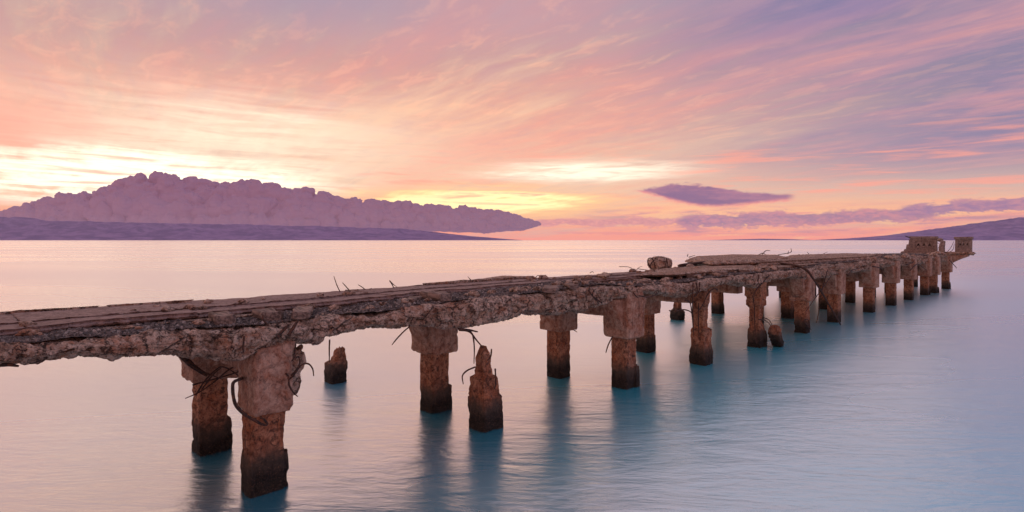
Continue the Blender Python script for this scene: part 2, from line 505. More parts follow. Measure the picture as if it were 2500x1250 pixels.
def _water(nt, out):
    P = wpos(nt)
    sp = nt.nodes.new('ShaderNodeSeparateXYZ'); nt.links.new(P, sp.inputs[0])
    px, py, pz = (X(o) for o in sp.outputs)
    # smoothed long swell wisps, gentle chop and broad wind lanes
    a = noise(xyz(px * 0.45 + py * 0.1, py * 1.3, 0.0), 1.0, 3, 0.55, 1.0)
    b_ = noise(xyz(px * 2.2 + py * 0.8, py * 8.0, 4.0), 1.0, 4, 0.65, 0.8)
    lane = noise(xyz(px * 0.008, py * 0.030, 1.0), 1.0, 4, 0.6, 0.6)
    g = nt.nodes.new('ShaderNodeBsdfGlossy')
    g.inputs['Color'].default_value = (0.97, 0.97, 0.98, 1)
    rough = 0.22 + lane.step(0.38, 0.62) * 0.12
    nt.links.new(rough.v, g.inputs['Roughness'])
    h = a * 1.0 + b_ * 0.34
    nb = bump(nt, h, 0.30, 0.12)
    nt.links.new(nb, g.inputs['Normal'])
    d = nt.nodes.new('ShaderNodeBsdfDiffuse')
    # uneven sky reflection put into the body colour: dimmer left, pale turquoise right
    refl_tint = (px + (noise(xyz(px * 0.10, py * 0.10, 2.0), 1.0, 4, 0.6) - 0.5) * 9.0).step(-4.0, 5.0)
    dc = mixc(refl_tint, (0.004, 0.34, 0.50, 1), (0.010, 0.72, 0.92, 1))
    nt.links.new(dc, d.inputs['Color'])
    lw = nt.nodes.new('ShaderNodeLayerWeight'); lw.inputs['Blend'].default_value = 0.5
    f = X(lw.outputs['Facing'])                      # 0 looking straight down, 1 at grazing
    k = 0.61 + f.pow(7.0) * 0.39
    m = nt.nodes.new('ShaderNodeMixShader')
    nt.links.new(k.clamp().v, m.inputs[0]); nt.links.new(d.outputs[0], m.inputs[1]); nt.links.new(g.outputs[0], m.inputs[2])
    nt.links.new(m.outputs[0], out.inputs[0])
M_WATER = material('sea_water', _water)


def _hill(nt, out):
    P = wpos(nt)
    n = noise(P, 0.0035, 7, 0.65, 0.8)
    c = mixc(n.step(0.38, 0.62), (0.14, 0.08, 0.26, 1), (0.32, 0.19, 0.42, 1))  # violet of distant haze and gully contrast are put into the hill colour
    d = nt.nodes.new('ShaderNodeBsdfDiffuse'); nt.links.new(c, d.inputs[0])
    nt.links.new(d.outputs[0], out.inputs[0])
M_HILL = material('hazed_hill', _hill)


def _cloud(nt, out):
    d = nt.nodes.new('ShaderNodeBsdfDiffuse'); d.inputs[0].default_value = (0.60, 0.45, 0.68, 1)
    t = nt.nodes.new('ShaderNodeBsdfTranslucent'); t.inputs[0].default_value = (0.85, 0.60, 0.62, 1)
    m = nt.nodes.new('ShaderNodeMixShader'); m.inputs[0].default_value = 0.42
    nt.links.new(d.outputs[0], m.inputs[1]); nt.links.new(t.outputs[0], m.inputs[2])
    nt.links.new(m.outputs[0], out.inputs[0])
M_CLOUD = material('cloud_body', _cloud)


# ------------------------------------------------------------------ sea
V = [(-17900, -3900, 0), (17900, -3900, 0), (17900, 12500, 0), (-17900, 12500, 0)]
o = bpy.data.objects.new('sea', new_mesh('sea', V, [(0, 1, 2, 3)], M_WATER, False)); COL.objects.link(o)
tag(o, 'calm turquoise sea smoothed by a long exposure', kind='structure')

# ------------------------------------------------------------------ islands
def px_world(x, y, D):
    return ((x - 1250) / FPX * D, D, H + (586 - y) / FPX * D)


def island(name, ridge, D, depth, seed, label):
    """ridge: (x, y) skyline at distance D; terrain falls to the sea in front and behind"""
    xs = np.array([px_world(x, y, D)[0] for x, y in ridge]); zs = np.array([max(0, px_world(x, y, D)[2]) for x, y in ridge])
    n = 900; m = 90
    X_ = np.linspace(xs[0], xs[-1], n); Z = np.interp(X_, xs, zs)
    t = np.linspace(-1, 1, m)
    G = np.zeros((n, m, 3))
    prof = np.clip(1 - np.abs(t) ** 1.3, 0, 1)
    G[..., 0] = X_[:, None]; G[..., 1] = D + t[None, :] * depth
    G[..., 2] = Z[:, None] * prof[None, :]
    P = G.copy() * np.array([1.0, 0.35, 0.0])
    gul = ridged(P / 1000.0, 2.2, 5, 0.6, seed)
    G[..., 2] += (gul - 0.85) * 0.38 * G[..., 2] * (1 - np.clip(prof[None, :] - 0.9, 0, 0.1) * 8)
    G[..., 2] -= 6
    i = np.arange(n - 1)[:, None] * m; j = np.arange(m - 1)[None, :]
    F = np.stack([i + j, i + m + j, i + m + j + 1, i + j + 1], -1).reshape(-1, 4)
    o = bpy.data.objects.new(name, new_mesh(name, G.reshape(-1, 3), F, M_HILL)); COL.objects.link(o)
    return tag(o, label, kind='structure')


island('island', [(-600, 560), (-300, 530), (-60, 524), (40, 527), (120, 536), (300, 541), (600, 546), (800, 551), (985, 557), (1060, 565), (1150, 575), (1230, 582), (1290, 587)],
       10000, 1900, 1.0, 'long dark violet island under the cloud bank')
island('hill', [(2040, 587), (2100, 581), (2180, 574), (2260, 562), (2330, 551), (2400, 541), (2500, 528), (2620, 524), (2800, 524), (3000, 550)],
       9000, 1900, 5.0, 'violet slope of another island rising at the right')
island('far_island', [(1700, 587), (1800, 583.5), (1860, 582), (1930, 583), (2010, 587)], 11700, 700, 9.0, 'faint low island on the horizon')

# ------------------------------------------------------------------ clouds
def ico(sub):
    import bmesh
    bm = bmesh.new(); bmesh.ops.create_icosphere(bm, subdivisions=sub, radius=1.0)
    V = np.array([v.co[:] for v in bm.verts]); F = np.array([[v.index for v in f.verts] for f in bm.faces]); bm.free()
    return V, F
ICO = {k: ico(k) for k in (1, 2, 3, 4)}


def cloud(name, topl, botl, D, label, seed, voxel=1.7):
    """cumulus bank: towers of puffs budding from larger puffs, fused into one skin"""
    s = D / FPX; r_ = random.Random(seed)
    tx, ty = zip(*topl); bx, by = zip(*botl)
    balls = []
    def bud(c, r, lvl):
        balls.append((c, r, lvl))
        if lvl == 0 or r < 2.6: return
        for k in range(7):
            a = r_.uniform(0, 2 * math.pi); e = math.asin(r_.uniform(-0.15, 1.0))
            d = np.array([math.cos(a) * math.cos(e), math.sin(a) * math.cos(e) - 0.35, math.sin(e) * 0.9])
            rr = r * r_.uniform(0.28, 0.55)
            cc = c + d / np.linalg.norm(d) * r * 0.82
            top = 586 - np.interp(cc[0], tx, ty)
            cc[2] = min(cc[2], top - rr * r_.uniform(0.5, 1.5))
            bud(cc, rr, lvl - 1)
    x = tx[0]
    while x < tx[-1]:
        yt, yb = np.interp(x, tx, ty), np.interp(x, bx, by); hh = max(yb - yt, 6)
        balls.append((np.array([x, 0, 586 - (yb - hh * 0.34)]), hh * 0.40, 9))
        for row, (q, rf) in enumerate(((0.16, 0.13), (0.34, 0.17), (0.52, 0.17), (0.70, 0.17), (0.86, 0.14))):
            r = hh * rf * r_.uniform(0.7, 1.15)
            cy = 586 - yb + hh * q + r_.uniform(-0.05, 0.05) * hh
            cy = min(cy, 586 - yt - r * r_.uniform(0.95, 1.5))
            bud(np.array([x + r_.uniform(-0.2, 0.2) * hh, -hh * (0.95 - q * 0.70) * r_.uniform(0.9, 1.1), cy]), r, 3 if row > 2 else 2)
        x += max(5, hh * 0.17) * r_.uniform(0.8, 1.2)
    Vs, Fs, off = [], [], 0
    for c, r, lvl in balls:
        V0, F0 = ICO[3 if r > 9 else 2]
        V = V0 * np.array([r * 1.35, r * 1.1, r * (0.92 if lvl < 3 else 0.78)]) + c
        if lvl == 9: V = V0 * np.array([r * 1.6, r * 1.8, r * 1.35]) + c
        Vs.append(V); Fs.append(F0 + off); off += len(V)
    V = np.vstack(Vs); F = np.vstack(Fs)
    base = 586 - np.interp(V[:, 0], bx, by); lo = V[:, 2] < base
    V[lo, 2] = base[lo] - (base[lo] - V[lo, 2]) * 0.10
    tmp = bpy.data.objects.new('tmp', new_mesh('tmp', V, F, M_CLOUD)); COL.objects.link(tmp)
    m = tmp.modifiers.new('r', 'REMESH'); m.mode = 'VOXEL'; m.voxel_size = voxel
    m = tmp.modifiers.new('s', 'SMOOTH'); m.factor = 0.5; m.iterations = 4
    dg = bpy.context.evaluated_depsgraph_get(); dg.update()
    me = bpy.data.meshes.new_from_object(tmp.evaluated_get(dg))
    bpy.data.objects.remove(tmp)
    n = len(me.vertices); co = np.empty(n * 3, np.float32); me.vertices.foreach_get('co', co); V = co.reshape(-1, 3).astype(float)
    nr = np.empty(n * 3, np.float32); me.vertices.foreach_get('normal', nr); N = nr.reshape(-1, 3)
    V = V + N * (7.0 * fbm(V, 1 / 34.0, 3, 0.6, seed + 9) + 4.5 * fbm(V, 1 / 14.0, 4, 0.6, seed) + 2.6 * fbm(V, 1 / 5.0, 3, 0.6, seed + 5))[:, None] * (1.0 - 0.72 * np.abs(N[:, 1:2])) * np.array([1.0, 1.0, 0.8])
    V[:, 1] *= 0.85
    V = np.c_[(V[:, 0] - 1250) * s, D + V[:, 1] * s, H + V[:, 2] * s]
    me.vertices.foreach_set('co', V.astype(np.float32).ravel()); me.update(); me.name = name
    me.polygons.foreach_set('use_smooth', np.ones(len(me.polygons), bool))
    if not me.materials: me.materials.append(M_CLOUD)
    o = bpy.data.objects.new(name, me); COL.objects.link(o)
    return tag(o, label, 'cloud')


cloud('cloud', [(-160, 530), (-60, 525), (30, 510), (100, 493), (180, 470), (260, 468), (330, 438), (400, 421), (480, 431), (520, 446), (590, 440),
                (640, 440), (700, 456), (760, 460), (840, 480), (900, 486), (960, 486), (1050, 498), (1150, 503), (1200, 511), (1250, 518), (1290, 532), (1320, 543)],
      [(-160, 560), (30, 560), (300, 562), (600, 562), (900, 562), (1000, 561), (1100, 564), (1200, 566), (1280, 560), (1320, 549)],
      17000, 'huge mauve cumulus bank piled over the dark violet island', 3)

# ------------------------------------------------------------------ haze
def _haze(nt, out):
    v = nt.nodes.new('ShaderNodeVolumePrincipled')
    v.inputs['Color'].default_value = (0.90, 0.80, 0.95, 1); v.inputs['Density'].default_value = 0.30 / 10000
    v.inputs['Anisotropy'].default_value = 0.2
    nt.links.new(v.outputs[0], out.inputs['Volume'])
M_HAZE = material('sea_haze', _haze)
hx0, hx1, hy0, hy1, hz0, hz1 = -18000, 18000, -4000, 12600, -3.0, 470.0
V = [(a, b, c) for a in (hx0, hx1) for b in (hy0, hy1) for c in (hz0, hz1)]
F = [(0, 1, 3, 2), (4, 6, 7, 5), (0, 4, 5, 1), (2, 3, 7, 6), (0, 2, 6, 4), (1, 5, 7, 3)]
o = bpy.data.objects.new('haze', new_mesh('haze', V, F, M_HAZE, False)); COL.objects.link(o)
tag(o, 'thin pink evening haze over the sea', kind='stuff')
# ================================================================== THE PIER
def h(k): return k * H


pier = empty('ruined_pier', (h(0.92), h(2.28), 0), 'long crumbling concrete pier on square piles running out to sea', 'pier')
VF = h(2.2)


def profile(points, v=VF):
    A = np.array([at(x, y, v) for x, y in points]); o_ = np.argsort(A[:, 0])
    return A[o_, 0], A[o_, 2]


g_top = profile([(-700, 1150), (0, 850), (100, 842), (200, 830), (300, 826), (430, 815), (490, 806), (600, 800), (700, 792), (820, 772), (940, 766), (1020, 752),
                 (1100, 741), (1250, 726), (1317, 717), (1384, 710), (1482, 694), (1552, 702), (1687, 690), (1750, 681), (1830, 670),
                 (1907, 662), (1965, 657), (2015, 649), (2050, 640), (2127, 632), (2194, 627), (2242, 625), (2290, 622), (2375, 616)])
g_bot = profile([(0, 888), (50, 876), (110, 869), (200, 862), (290, 868), (440, 863), (520, 866), (590, 872), (700, 838), (750, 832), (790, 832), (830, 820), (920, 801),
                 (1000, 797), (1100, 798), (1150, 804), (1190, 795), (1300, 772), (1380, 766), (1440, 760), (1500, 740), (1560, 716), (1600, 716), (1640, 722),
                 (1690, 728), (1720, 712), (1780, 692), (1850, 702), (1880, 690), (1930, 678), (1968, 684), (2010, 680), (2060, 672), (2127, 658), (2194, 650),
                 (2242, 645), (2290, 640), (2375, 634)])


def ztop(u): return np.interp(u, g_top[0], np.clip(g_top[1], h(0.62), h(0.72)))
def zbot(u): return np.interp(u, g_bot[0], np.clip(g_bot[1], h(0.5), h(0.66))) - np.interp(u, [0, h(0.9), h(1.6)], [0.07, 0.07, 0.02])


def stations(u0, u1, k=0.0030):
    """stations along the pier, spaced with distance from the viewer"""
    L = [u0]
    while L[-1] < u1:
        d = math.hypot(L[-1], VF); L.append(L[-1] + max(0.018, k * d * (1 + 0.0 * d)))
    L[-1] = u1
    return np.array(L)


def girder(u0, u1, v0, v1, seed, amp=0.05, mat=M_GIRD, name='edge_girder', zt=ztop, zb=zbot, k=0.003, fullcol=True):
    U = stations(u0, u1, k); rings = []
    for u in U:
        a, b = zb(u), zt(u)
        lp = rect_loop(0, 1, 0, 1, 0.0, 0) if False else None
        nv, nz = 12, 26
        P = [(v0 + (v1 - v0) * i / nv, a) for i in range(nv)] + [(v1, a + (b - a) * i / nz) for i in range(nz)] + \
            [(v1 - (v1 - v0) * i / nv, b) for i in range(nv)] + [(v0, b - (b - a) * i / nz) for i in range(nz)]
        rings.append([(u, p[0], p[1]) for p in P])
    rings = np.array(rings)
    V, F = rings_mesh(rings, 3)
    # round the arrises away, bulge the face, then break it up
    c = np.array([(v0 + v1) / 2]); mid = (zb(V[:, 0]) + zt(V[:, 0])) / 2
    fy = (V[:, 1] - c) / ((v1 - v0) / 2); fz = (V[:, 2] - mid) / np.maximum((zt(V[:, 0]) - zb(V[:, 0])) / 2, 0.02)
    corner = np.clip(np.abs(fy) + np.abs(fz) - 1.35, 0, 0.65)
    V[:, 2] -= np.sign(fz) * corner * 0.09; V[:, 1] -= np.sign(fy) * corner * 0.09
    N = vnormals(V, F)
    big = fbm(V, 1.1, 3, 0.5, seed); a = fbm(V, 3.6, 5, 0.6, seed + 3); r = ridged(V, 4.5, 4, 0.6, seed + 11)
    chip = np.clip(fbm(V * np.array([1, 1, 2.0]), 2.2, 3, 0.5, seed + 21) - 0.12, 0, 0.3)
    crack = np.clip(0.10 - np.abs(fbm(V * np.array([1, 1, 0.35]), 1.7, 3, 0.5, seed + 31)), 0, 0.1)
    vert = np.clip(0.035 - np.abs(fbm(V * np.array([1, 1, 0.15]), 2.1, 2, 0.5, seed + 51)), 0, 0.035)
    pit = np.clip(fbm(V * np.array([1, 1, 1.3]), 6.5, 3, 0.6, seed + 71) - 0.10, 0, 0.35)
    rr2 = ridged(V * np.array([1, 1, 1.6]), 9.0, 3, 0.65, seed + 81) - 0.5
    ledge = np.round(fbm(V * np.array([0.6, 1, 3.2]), 1.5, 3, 0.5, seed + 61) * 6) / 6
    d = amp * (big * 0.9 + a * 1.2 + (r - 0.5) * 1.1) - chip * 0.30 * (amp / 0.05) - crack * 0.22 - vert * 2.0 + ledge * 0.15 * (amp / 0.05) - pit * 0.26 * (amp / 0.05) + rr2 * 0.035
    up = np.clip(N[:, 2], 0, 1)
    V = V + N * (d * (1 - 0.55 * up - 0.5 * np.clip(-N[:, 2], 0, 1)))[:, None]
    return part(name, V, F, mat, pier)


SEG = [(-6.0, h(0.93)), (h(0.93) + 0.01, h(3.28)), (h(3.29), h(6.86)), (h(6.87), h(9.2)), (h(9.21), h(14.2)), (h(14.2) + 0.01, h(15.0))]
for i, (a, b) in enumerate(SEG):
    girder(a, b, VF, VF + 0.55, 3.0 + i * 0.01, 0.052 if i < 3 else 0.075, name='edge_girder', k=0.0028 if i < 3 else 0.004)


# structural deck under the gravel and the walkway
def vback(u):
    return np.interp(u, [-6, h(6.1), h(6.6), h(9), h(12), h(14), h(15)], [h(3.04), h(3.04), h(3.72), h(3.8), h(3.55), h(3.2), h(3.0)])


def deck(u0, u1):
    U = stations(u0, u1, 0.008); rings = []
    for u in U:
        t = ztop(u) - 0.03; vb = vback(u) + 0.25 * perlin(np.array([[u * 1.3, 0.3, 5.0]]))[0]
        nv = 24; v0 = VF + 0.3
        top = [(v0 + (vb - v0) * i / nv, t) for i in range(nv + 1)][::-1]
        bot = [(v0 + (vb - v0) * i / nv, t - 0.14) for i in range(nv + 1)]
        L = bot + top
        rings.append([(u, p[0], p[1]) for p in L])
    V, F = rings_mesh(np.array(rings), 2)
    V = concrete_noise(V, F, 0.035, 2.4, 4.0)
    return part('deck_slab', V, F, M_DECK, pier)


deck(-6.0, h(6.3)); deck(h(6.3) + 0.01, h(15.0))
girder(-6.0, h(6.3), h(2.78), h(2.88), 9, 0.03, M_HEAD, 'inner_girder', lambda u: ztop(u) - 0.14, lambda u: ztop(u) - 0.34, 0.012)
girder(h(6.3), h(15.0), h(2.78), h(2.88), 9, 0.03, M_HEAD, 'inner_girder', lambda u: ztop(u) - 0.30, lambda u: ztop(u) - 0.75, 0.012)
girder(h(6.6), h(14.3), h(3.6), h(3.72), 9, 0.03, M_HEAD, 'rear_girder', lambda u: ztop(u) - 0.20, lambda u: ztop(u) - 0.6, 0.012)


# gravel bed: heightfield plus loose stones
def bed(u0, u1, v1f):
    U = stations(u0, u1, 0.004); m = 26
    G = np.zeros((len(U), m, 3))
    for i, u in enumerate(U):
        v = np.linspace(VF + 0.20, v1f(u), m); G[i, :, 0] = u; G[i, :, 1] = v; G[i, :, 2] = ztop(u) + 0.0
    P = G.reshape(-1, 3)
    P[:, 2] += 0.035 * fbm(P, 2.0, 4, 0.55, 2.0) + 0.02 * fbm(P, 14.0, 2, 0.5, 3.0) + 0.012
    n = len(U); i = np.arange(n - 1)[:, None] * m; j = np.arange(m - 1)[None, :]
    F = np.stack([i + j, i + m + j, i + m + j + 1, i + j + 1], -1).reshape(-1, 4)
    part('gravel_bed', P, F, M_DECK, pier)


bed(-6.0, h(6.3), lambda u: h(2.66)); bed(h(6.3) + 0.01, h(14.9), lambda u: vback(u) - 0.2)


def stones(n, u0, u1, v1f, smin, smax, seed):
    r = np.random.default_rng(seed)
    u = u0 + (u1 - u0) * r.random(n) ** 1.5
    v = VF + 0.24 + r.random(n) * (np.array([v1f(q) for q in u]) - VF - 0.30)
    P = np.stack([u, v, ztop(u)], 1); P[:, 2] += 0.035 * fbm(P, 2.0, 4, 0.55, 2.0) + 0.016
    V0 = np.array([(1, 0, 0), (-1, 0, 0), (0, 1, 0), (0, -1, 0), (0, 0, 1), (0, 0, -1)], float)
    F0 = np.array([(0, 2, 4), (2, 1, 4), (1, 3, 4), (3, 0, 4), (2, 0, 5), (1, 2, 5), (3, 1, 5), (0, 3, 5)])
    s = (smin + (smax - smin) * r.random(n) ** 2)[:, None, None] * (0.6 + 0.8 * r.random((n, 6, 1)))
    rot = r.normal(size=(n, 3, 3)); rot = np.linalg.qr(rot)[0]
    V = np.einsum('nij,kj->nki', rot, V0) * s + P[:, None, :]
    F = (F0[None] + (np.arange(n) * 6)[:, None, None]).reshape(-1, 3)
    part('gravel', V.reshape(-1, 3), F, M_STONE, pier, smooth=False, kind='stuff')


stones(26000, 0.2, h(6.3), lambda u: h(2.62), 0.010, 0.034, 5)
stones(9000, h(6.2), h(13.5), lambda u: vback(u) - 0.3, 0.02, 0.06, 6)


# ------------------------------------------------------------------ walkway slabs
def vfront(u):
    return np.interp(u / H, [-2, 0.1, 1.0, 2.0, 3.0, 4.5, 6.2], [2.42, 2.44, 2.50, 2.60, 2.62, 2.56, 2.66]) * H


def vrear(u):
    return np.interp(u / H, [-2, 1.0, 3.0, 4.2, 5.2, 6.2], [3.0, 2.98, 3.0, 2.92, 2.88, 2.76]) * H


def slab(u0, u1, f0, f1, zt, th, seed, rag=0.15, mat=M_SLAB, name='walkway_slab', dz=0.0, k=0.003, nv=30, label=None, par=None):
    """thick broken plate between v = f0(u) and f1(u); front edge ragged, top even"""
    U = stations(u0, u1, k); rings = []
    for u in U:
        e = perlin(np.array([[u * 0.9, seed, 0.5], [u * 3.1, seed, 1.5], [u * 9.0, seed, 2.5], [u * 1.1, seed, 7.5], [u * 4.0, seed, 8.5]]))
        a = f0(u) + rag * (e[0] + 0.6 * e[1] + 0.3 * e[2]); b = f1(u) + rag * (e[3] + 0.5 * e[4])
        t = zt(u) + dz
        top = [(a + (b - a) * i / nv, t) for i in range(nv + 1)][::-1]
        bot = [(a + 0.02 + (b - a - 0.04) * i / nv, t - th) for i in range(nv + 1)]
        side_b = [(b, t - th * (1 - i / 5)) for i in range(1, 5)]
        side_a = [(a + (0.03 * math.sin(i * 1.3)), t - th * i / 6) for i in range(1, 6)]
        L = bot + side_b + top + side_a
        rings.append([(u, p[0], p[1]) for p in L])
    rings = np.array(rings)
    if rings.shape[1] % 2: rings = np.concatenate([rings, (rings[:, -1:] + rings[:, :1]) / 2], 1)
    V, F = rings_mesh(rings, 3)
    N = vnormals(V, F)
    d = 0.030 * fbm(V, 5.0, 5, 0.6, seed) + 0.03 * (ridged(V * np.array([1, 1, 2.5]), 5.0, 3, 0.6, seed + 9) - 0.5)
    up = np.clip(N[:, 2], 0, 1)
    V = V + N * (d * (1 - 0.88 * up))[:, None]
    V[:, 2] += 0.008 * fbm(V, 1.2, 3, 0.5, seed + 2)
    return part(name, V, F, mat, par if par is not None else pier, label=label)


def zs(u): return ztop_s(u)
def ztop_s(u): return h(0.718) + 0.0 * u
cuts = [-6.0, h(0.2), h(0.72), h(1.65), h(2.34), h(3.05), h(3.9), h(4.8), h(5.6), h(6.2)]
for i in range(len(cuts) - 1):
    slab(cuts[i] + 0.006, cuts[i + 1] - 0.006, vfront, vrear, zs, 0.085, 2.0 + i * 3.7 * 0 + 0.3 * (i % 2), dz=0.010 * math.sin(i * 2.2))
# lower broken course that sticks out under the walkway
lc = [(-6.0, h(0.02), 0.24), (h(0.10), h(0.50), 0.26), (h(0.58), h(0.98), 0.20), (h(1.0), h(1.7), 0.05), (h(1.72), h(2.5), 0.08), (h(2.55), h(3.5), 0.02), (h(3.55), h(4.5), 0.06), (h(4.5), h(6.1), 0.04)]
for i, (a, b, o_) in enumerate(lc):
    slab(a, b, lambda u, o_=o_: vfront(u) - o_, lambda u: vfront(u) + 0.9, lambda u: h(0.718) - 0.090, 0.055, 11.0 + i, rag=0.13, name='underlay_slab', mat=M_GIRD)
# raised rail course along the walkway
slab(h(0.1), h(5.9), lambda u: vfront(u) + 0.42, lambda u: vfront(u) + 0.50, zs, 0.05, 30.0, rag=0.01, name='kerb_rib', dz=0.022, nv=6)


# broken plates left of the walkway's far edge
def hug(P):
    return [(p[0], max(p[1], float(vrear(p[0])) - 0.22)) for p in P]


def plate(pts, zt, th, seed, name='broken_plate', tilt=(0, 0), mat=M_GIRD, par=None, amp=0.03, label=None, n=36, cat=None, org=None):
    """polygon plate, pts in (u, v); top at zt"""
    pts = np.array(pts, float); c = pts.mean(0)
    per = []
    for a, b in zip(pts, np.roll(pts, -1, 0)):
        m = max(2, int(np.linalg.norm(b - a) / 0.05)); m = min(m, 60)
        for k in range(m): per.append(a + (b - a) * k / m)
    if len(per) % 2: per.append((per[-1] + per[0]) / 2)
    per = np.array(per)
    jit = fbm(np.c_[per, np.zeros(len(per))], 2.5, 4, 0.6, seed)
    nrm = per - c; nrm /= np.linalg.norm(nrm, axis=1)[:, None] + 1e-6
    per = per + nrm * jit[:, None] * 0.22
    area = sum(p[0] * q[1] - q[0] * p[1] for p, q in zip(pts, np.roll(pts, -1, 0)))
    if area < 0: per = per[::-1]
    rings = []
    for k in range(6):
        t = k / 5.0
        q = c + (per - c) * (1 - 0.05 * math.cos(t * 7 + seed))
        rings.append(np.c_[q, np.full(len(q), -th + th * t)])
    V, F = rings_mesh(np.array(rings), 12)
    N = vnormals(V, F)
    d = amp * (fbm(V, 4.0, 5, 0.6, seed) + 0.8 * (ridged(V, 5, 3, 0.6, seed + 5) - 0.5))
    up = np.clip(N[:, 2], 0, 1)
    V = V + N * (d * (1 - 0.6 * up))[:, None]
    V[:, 2] += zt + (V[:, 0] - c[0]) * tilt[0] + (V[:, 1] - c[1]) * tilt[1]
    return part(name, V, F, mat, par or pier, label=label)


def on(x, y, z):
    """(u, v) of the point of the level plane z seen at frame position (x, y)"""
    Z = (H - z) * FPX / (y - 586.0); Xw = (x - 1250) / FPX * Z
    return np.array([CU * Xw + SU * Z, -SU * Xw + CU * Z])


zk = h(0.727)
plate(hug([on(-60, 800, zk), on(-60, 772, zk), on(60, 757, zk), on(250, 747, zk), on(270, 762, zk), on(100, 785, zk)]), zk, 0.12, 1.0, tilt=(0, 0.0))
plate(hug([on(300, 755, zk), on(360, 744, zk), on(470, 731, zk), on(500, 741, zk), on(380, 756, zk)]), zk, 0.11, 2.0)
zk = h(0.735)
plate(hug([on(1085, 695, zk), on(1150, 684, zk), on(1225, 674, zk), on(1310, 675, zk), on(1325, 684, zk), on(1200, 697, zk)]), zk, 0.14, 3.0, tilt=(0.0, 0.02))
plate([on(1455, 671, zk), on(1475, 664, zk), on(1492, 668, zk), on(1480, 674, zk)], zk, 0.08, 4.0)
zk = h(0.735)
plate([on(1560, 668, zk), on(1620, 655, zk), on(1760, 645, zk), on(1840, 645, zk), on(1800, 655, zk), on(1650, 667, zk)], zk, 0.10, 5.0)
# stacked plates over the outer half of the pier
zk = h(0.785)
plate([on(1676, 631, zk), on(1700, 625, zk), on(1790, 620.5, zk), on(1900, 621.5, zk), on(1930, 629, zk), on(1860, 634, zk), on(1740, 637, zk)], zk, 0.22, 6.0, amp=0.05)
zk = h(0.77)
plate([on(1850, 640, zk), on(1900, 632, zk), on(1935, 622, zk), on(2060, 618, zk), on(2150, 619.5, zk), on(2130, 625, zk), on(2000, 632, zk)], zk, 0.2, 7.0, amp=0.05)
zk = h(0.725)
plate([on(1810, 655, zk), on(1830, 645, zk), on(1950, 640, zk), on(2000, 643, zk), on(1900, 653, zk)], zk, 0.12, 8.0)
plate([on(2020, 641, zk), on(2060, 632, zk), on(2150, 626, zk), on(2200, 623, zk), on(2190, 626, zk), on(2120, 633, zk)], zk, 0.16, 9.0, amp=0.05)
plate([on(1980, 637, zk), on(2040, 628, zk), on(2120, 623, zk), on(2160, 622, zk), on(2100, 627, zk)], h(0.74), 0.14, 10.0, amp=0.05)


# ------------------------------------------------------------------ piles
def col_rings(tab, step=0.035, seed=0.0):
    """tab rows: z, half_u, half_v, du, dv. square column with eased arrises"""
    tab = sorted(tab); z0, z1 = tab[0][0], tab[-1][0]
    A = np.array(tab, float); n = max(6, int((z1 - z0) / step)); Z = np.linspace(z0, z1, n)
    Z = np.unique(np.concatenate([Z, A[:, 0]]))
    m = 11; k = np.arange(m) / m * 2 - 1
    sq = np.array([(a, -1) for a in k] + [(1, a) for a in k] + [(-a, 1) for a in k] + [(-1, -a) for a in k], float)
    l = np.abs(sq).min(1); sq *= (1 - 0.045 * np.clip(l - 0.8, 0, 0.2) / 0.2)[:, None]
    R_ = []
    for z in Z:
        hu, hv, du, dv = (np.interp(z, A[:, 0], A[:, c]) for c in range(1, 5))
        R_.append(np.c_[sq[:, 0] * hu + du, sq[:, 1] * hv + dv, np.full(len(sq), z)])
    return np.array(R_)


def column(tab, org, mat, name, parent, seed, amp=0.012, jag=0.0, bite=0.0, step=0.035, label=None):
    V, F = rings_mesh(col_rings(tab, step), 6)
    W = V + np.array([org[0], org[1], 0])
    N = vnormals(V, F)
    d = amp * (fbm(W, 3.5, 5, 0.6, seed) * 1.2 + (ridged(W, 5.0, 3, 0.6, seed + 7) - 0.6) * 0.6)
    d -= np.clip(0.03 - np.abs(fbm(W * np.array([1, 1, 0.4]), 1.9, 3, 0.5, seed + 15)), 0, 0.03) * 0.8
    if bite:
        d -= bite * np.clip(fbm(W, 2.1, 4, 0.55, seed + 30) - 0.08, 0, 0.35)
    top = np.clip((V[:, 2] - (V[:, 2].max() - 0.35)) / 0.35, 0, 1)
    V = V + N * d[:, None]
    if jag:
        j = fbm(W * np.array([1, 1, 0]), 3.3, 4, 0.7, seed + 50)
        V[:, 2] += top * jag * (np.round(j * 5) / 5 * 0.7 + j * 0.6)
    V = V + np.array([org[0], org[1], 0])
    return part(name, V, F, mat, parent, org=(org[0], org[1], V[:, 2].min()), label=label)


PW = h(0.0635)      # half width of a pile
HZ = h(0.345)       # underside of the heads


def wedge(u, v, du0, du1, hv, z0, z1, parent, seed, name='haunch'):
    """sloping haunch beside a head, along the pier: deep at du0, gone at du1"""
    n = 10; rings = []
    for i in range(n):
        t = i / (n - 1); uu = u + du0 + (du1 - du0) * t; zb_ = z0 + (z1 - z0) * t
        L = rect_loop(v - hv, v + hv, zb_, z1 + 0.08, 0.06, 0.0)
        m = 28
        k = np.arange(7) / 7.0
        L = [(v - hv + 2 * hv * a, zb_) for a in k] + [(v + hv, zb_ + (z1 + 0.08 - zb_) * a) for a in k] + \
            [(v + hv - 2 * hv * a, z1 + 0.08) for a in k] + [(v - hv, z1 + 0.08 - (z1 + 0.08 - zb_) * a) for a in k]
        if du1 < du0: L = L[::-1]
        rings.append([(uu, a, b) for a, b in L])
    V, F = rings_mesh(np.array(rings), 3)
    V = concrete_noise(V, F, 0.012, 4, seed)
    return part(name, V, F, M_HEAD, parent)


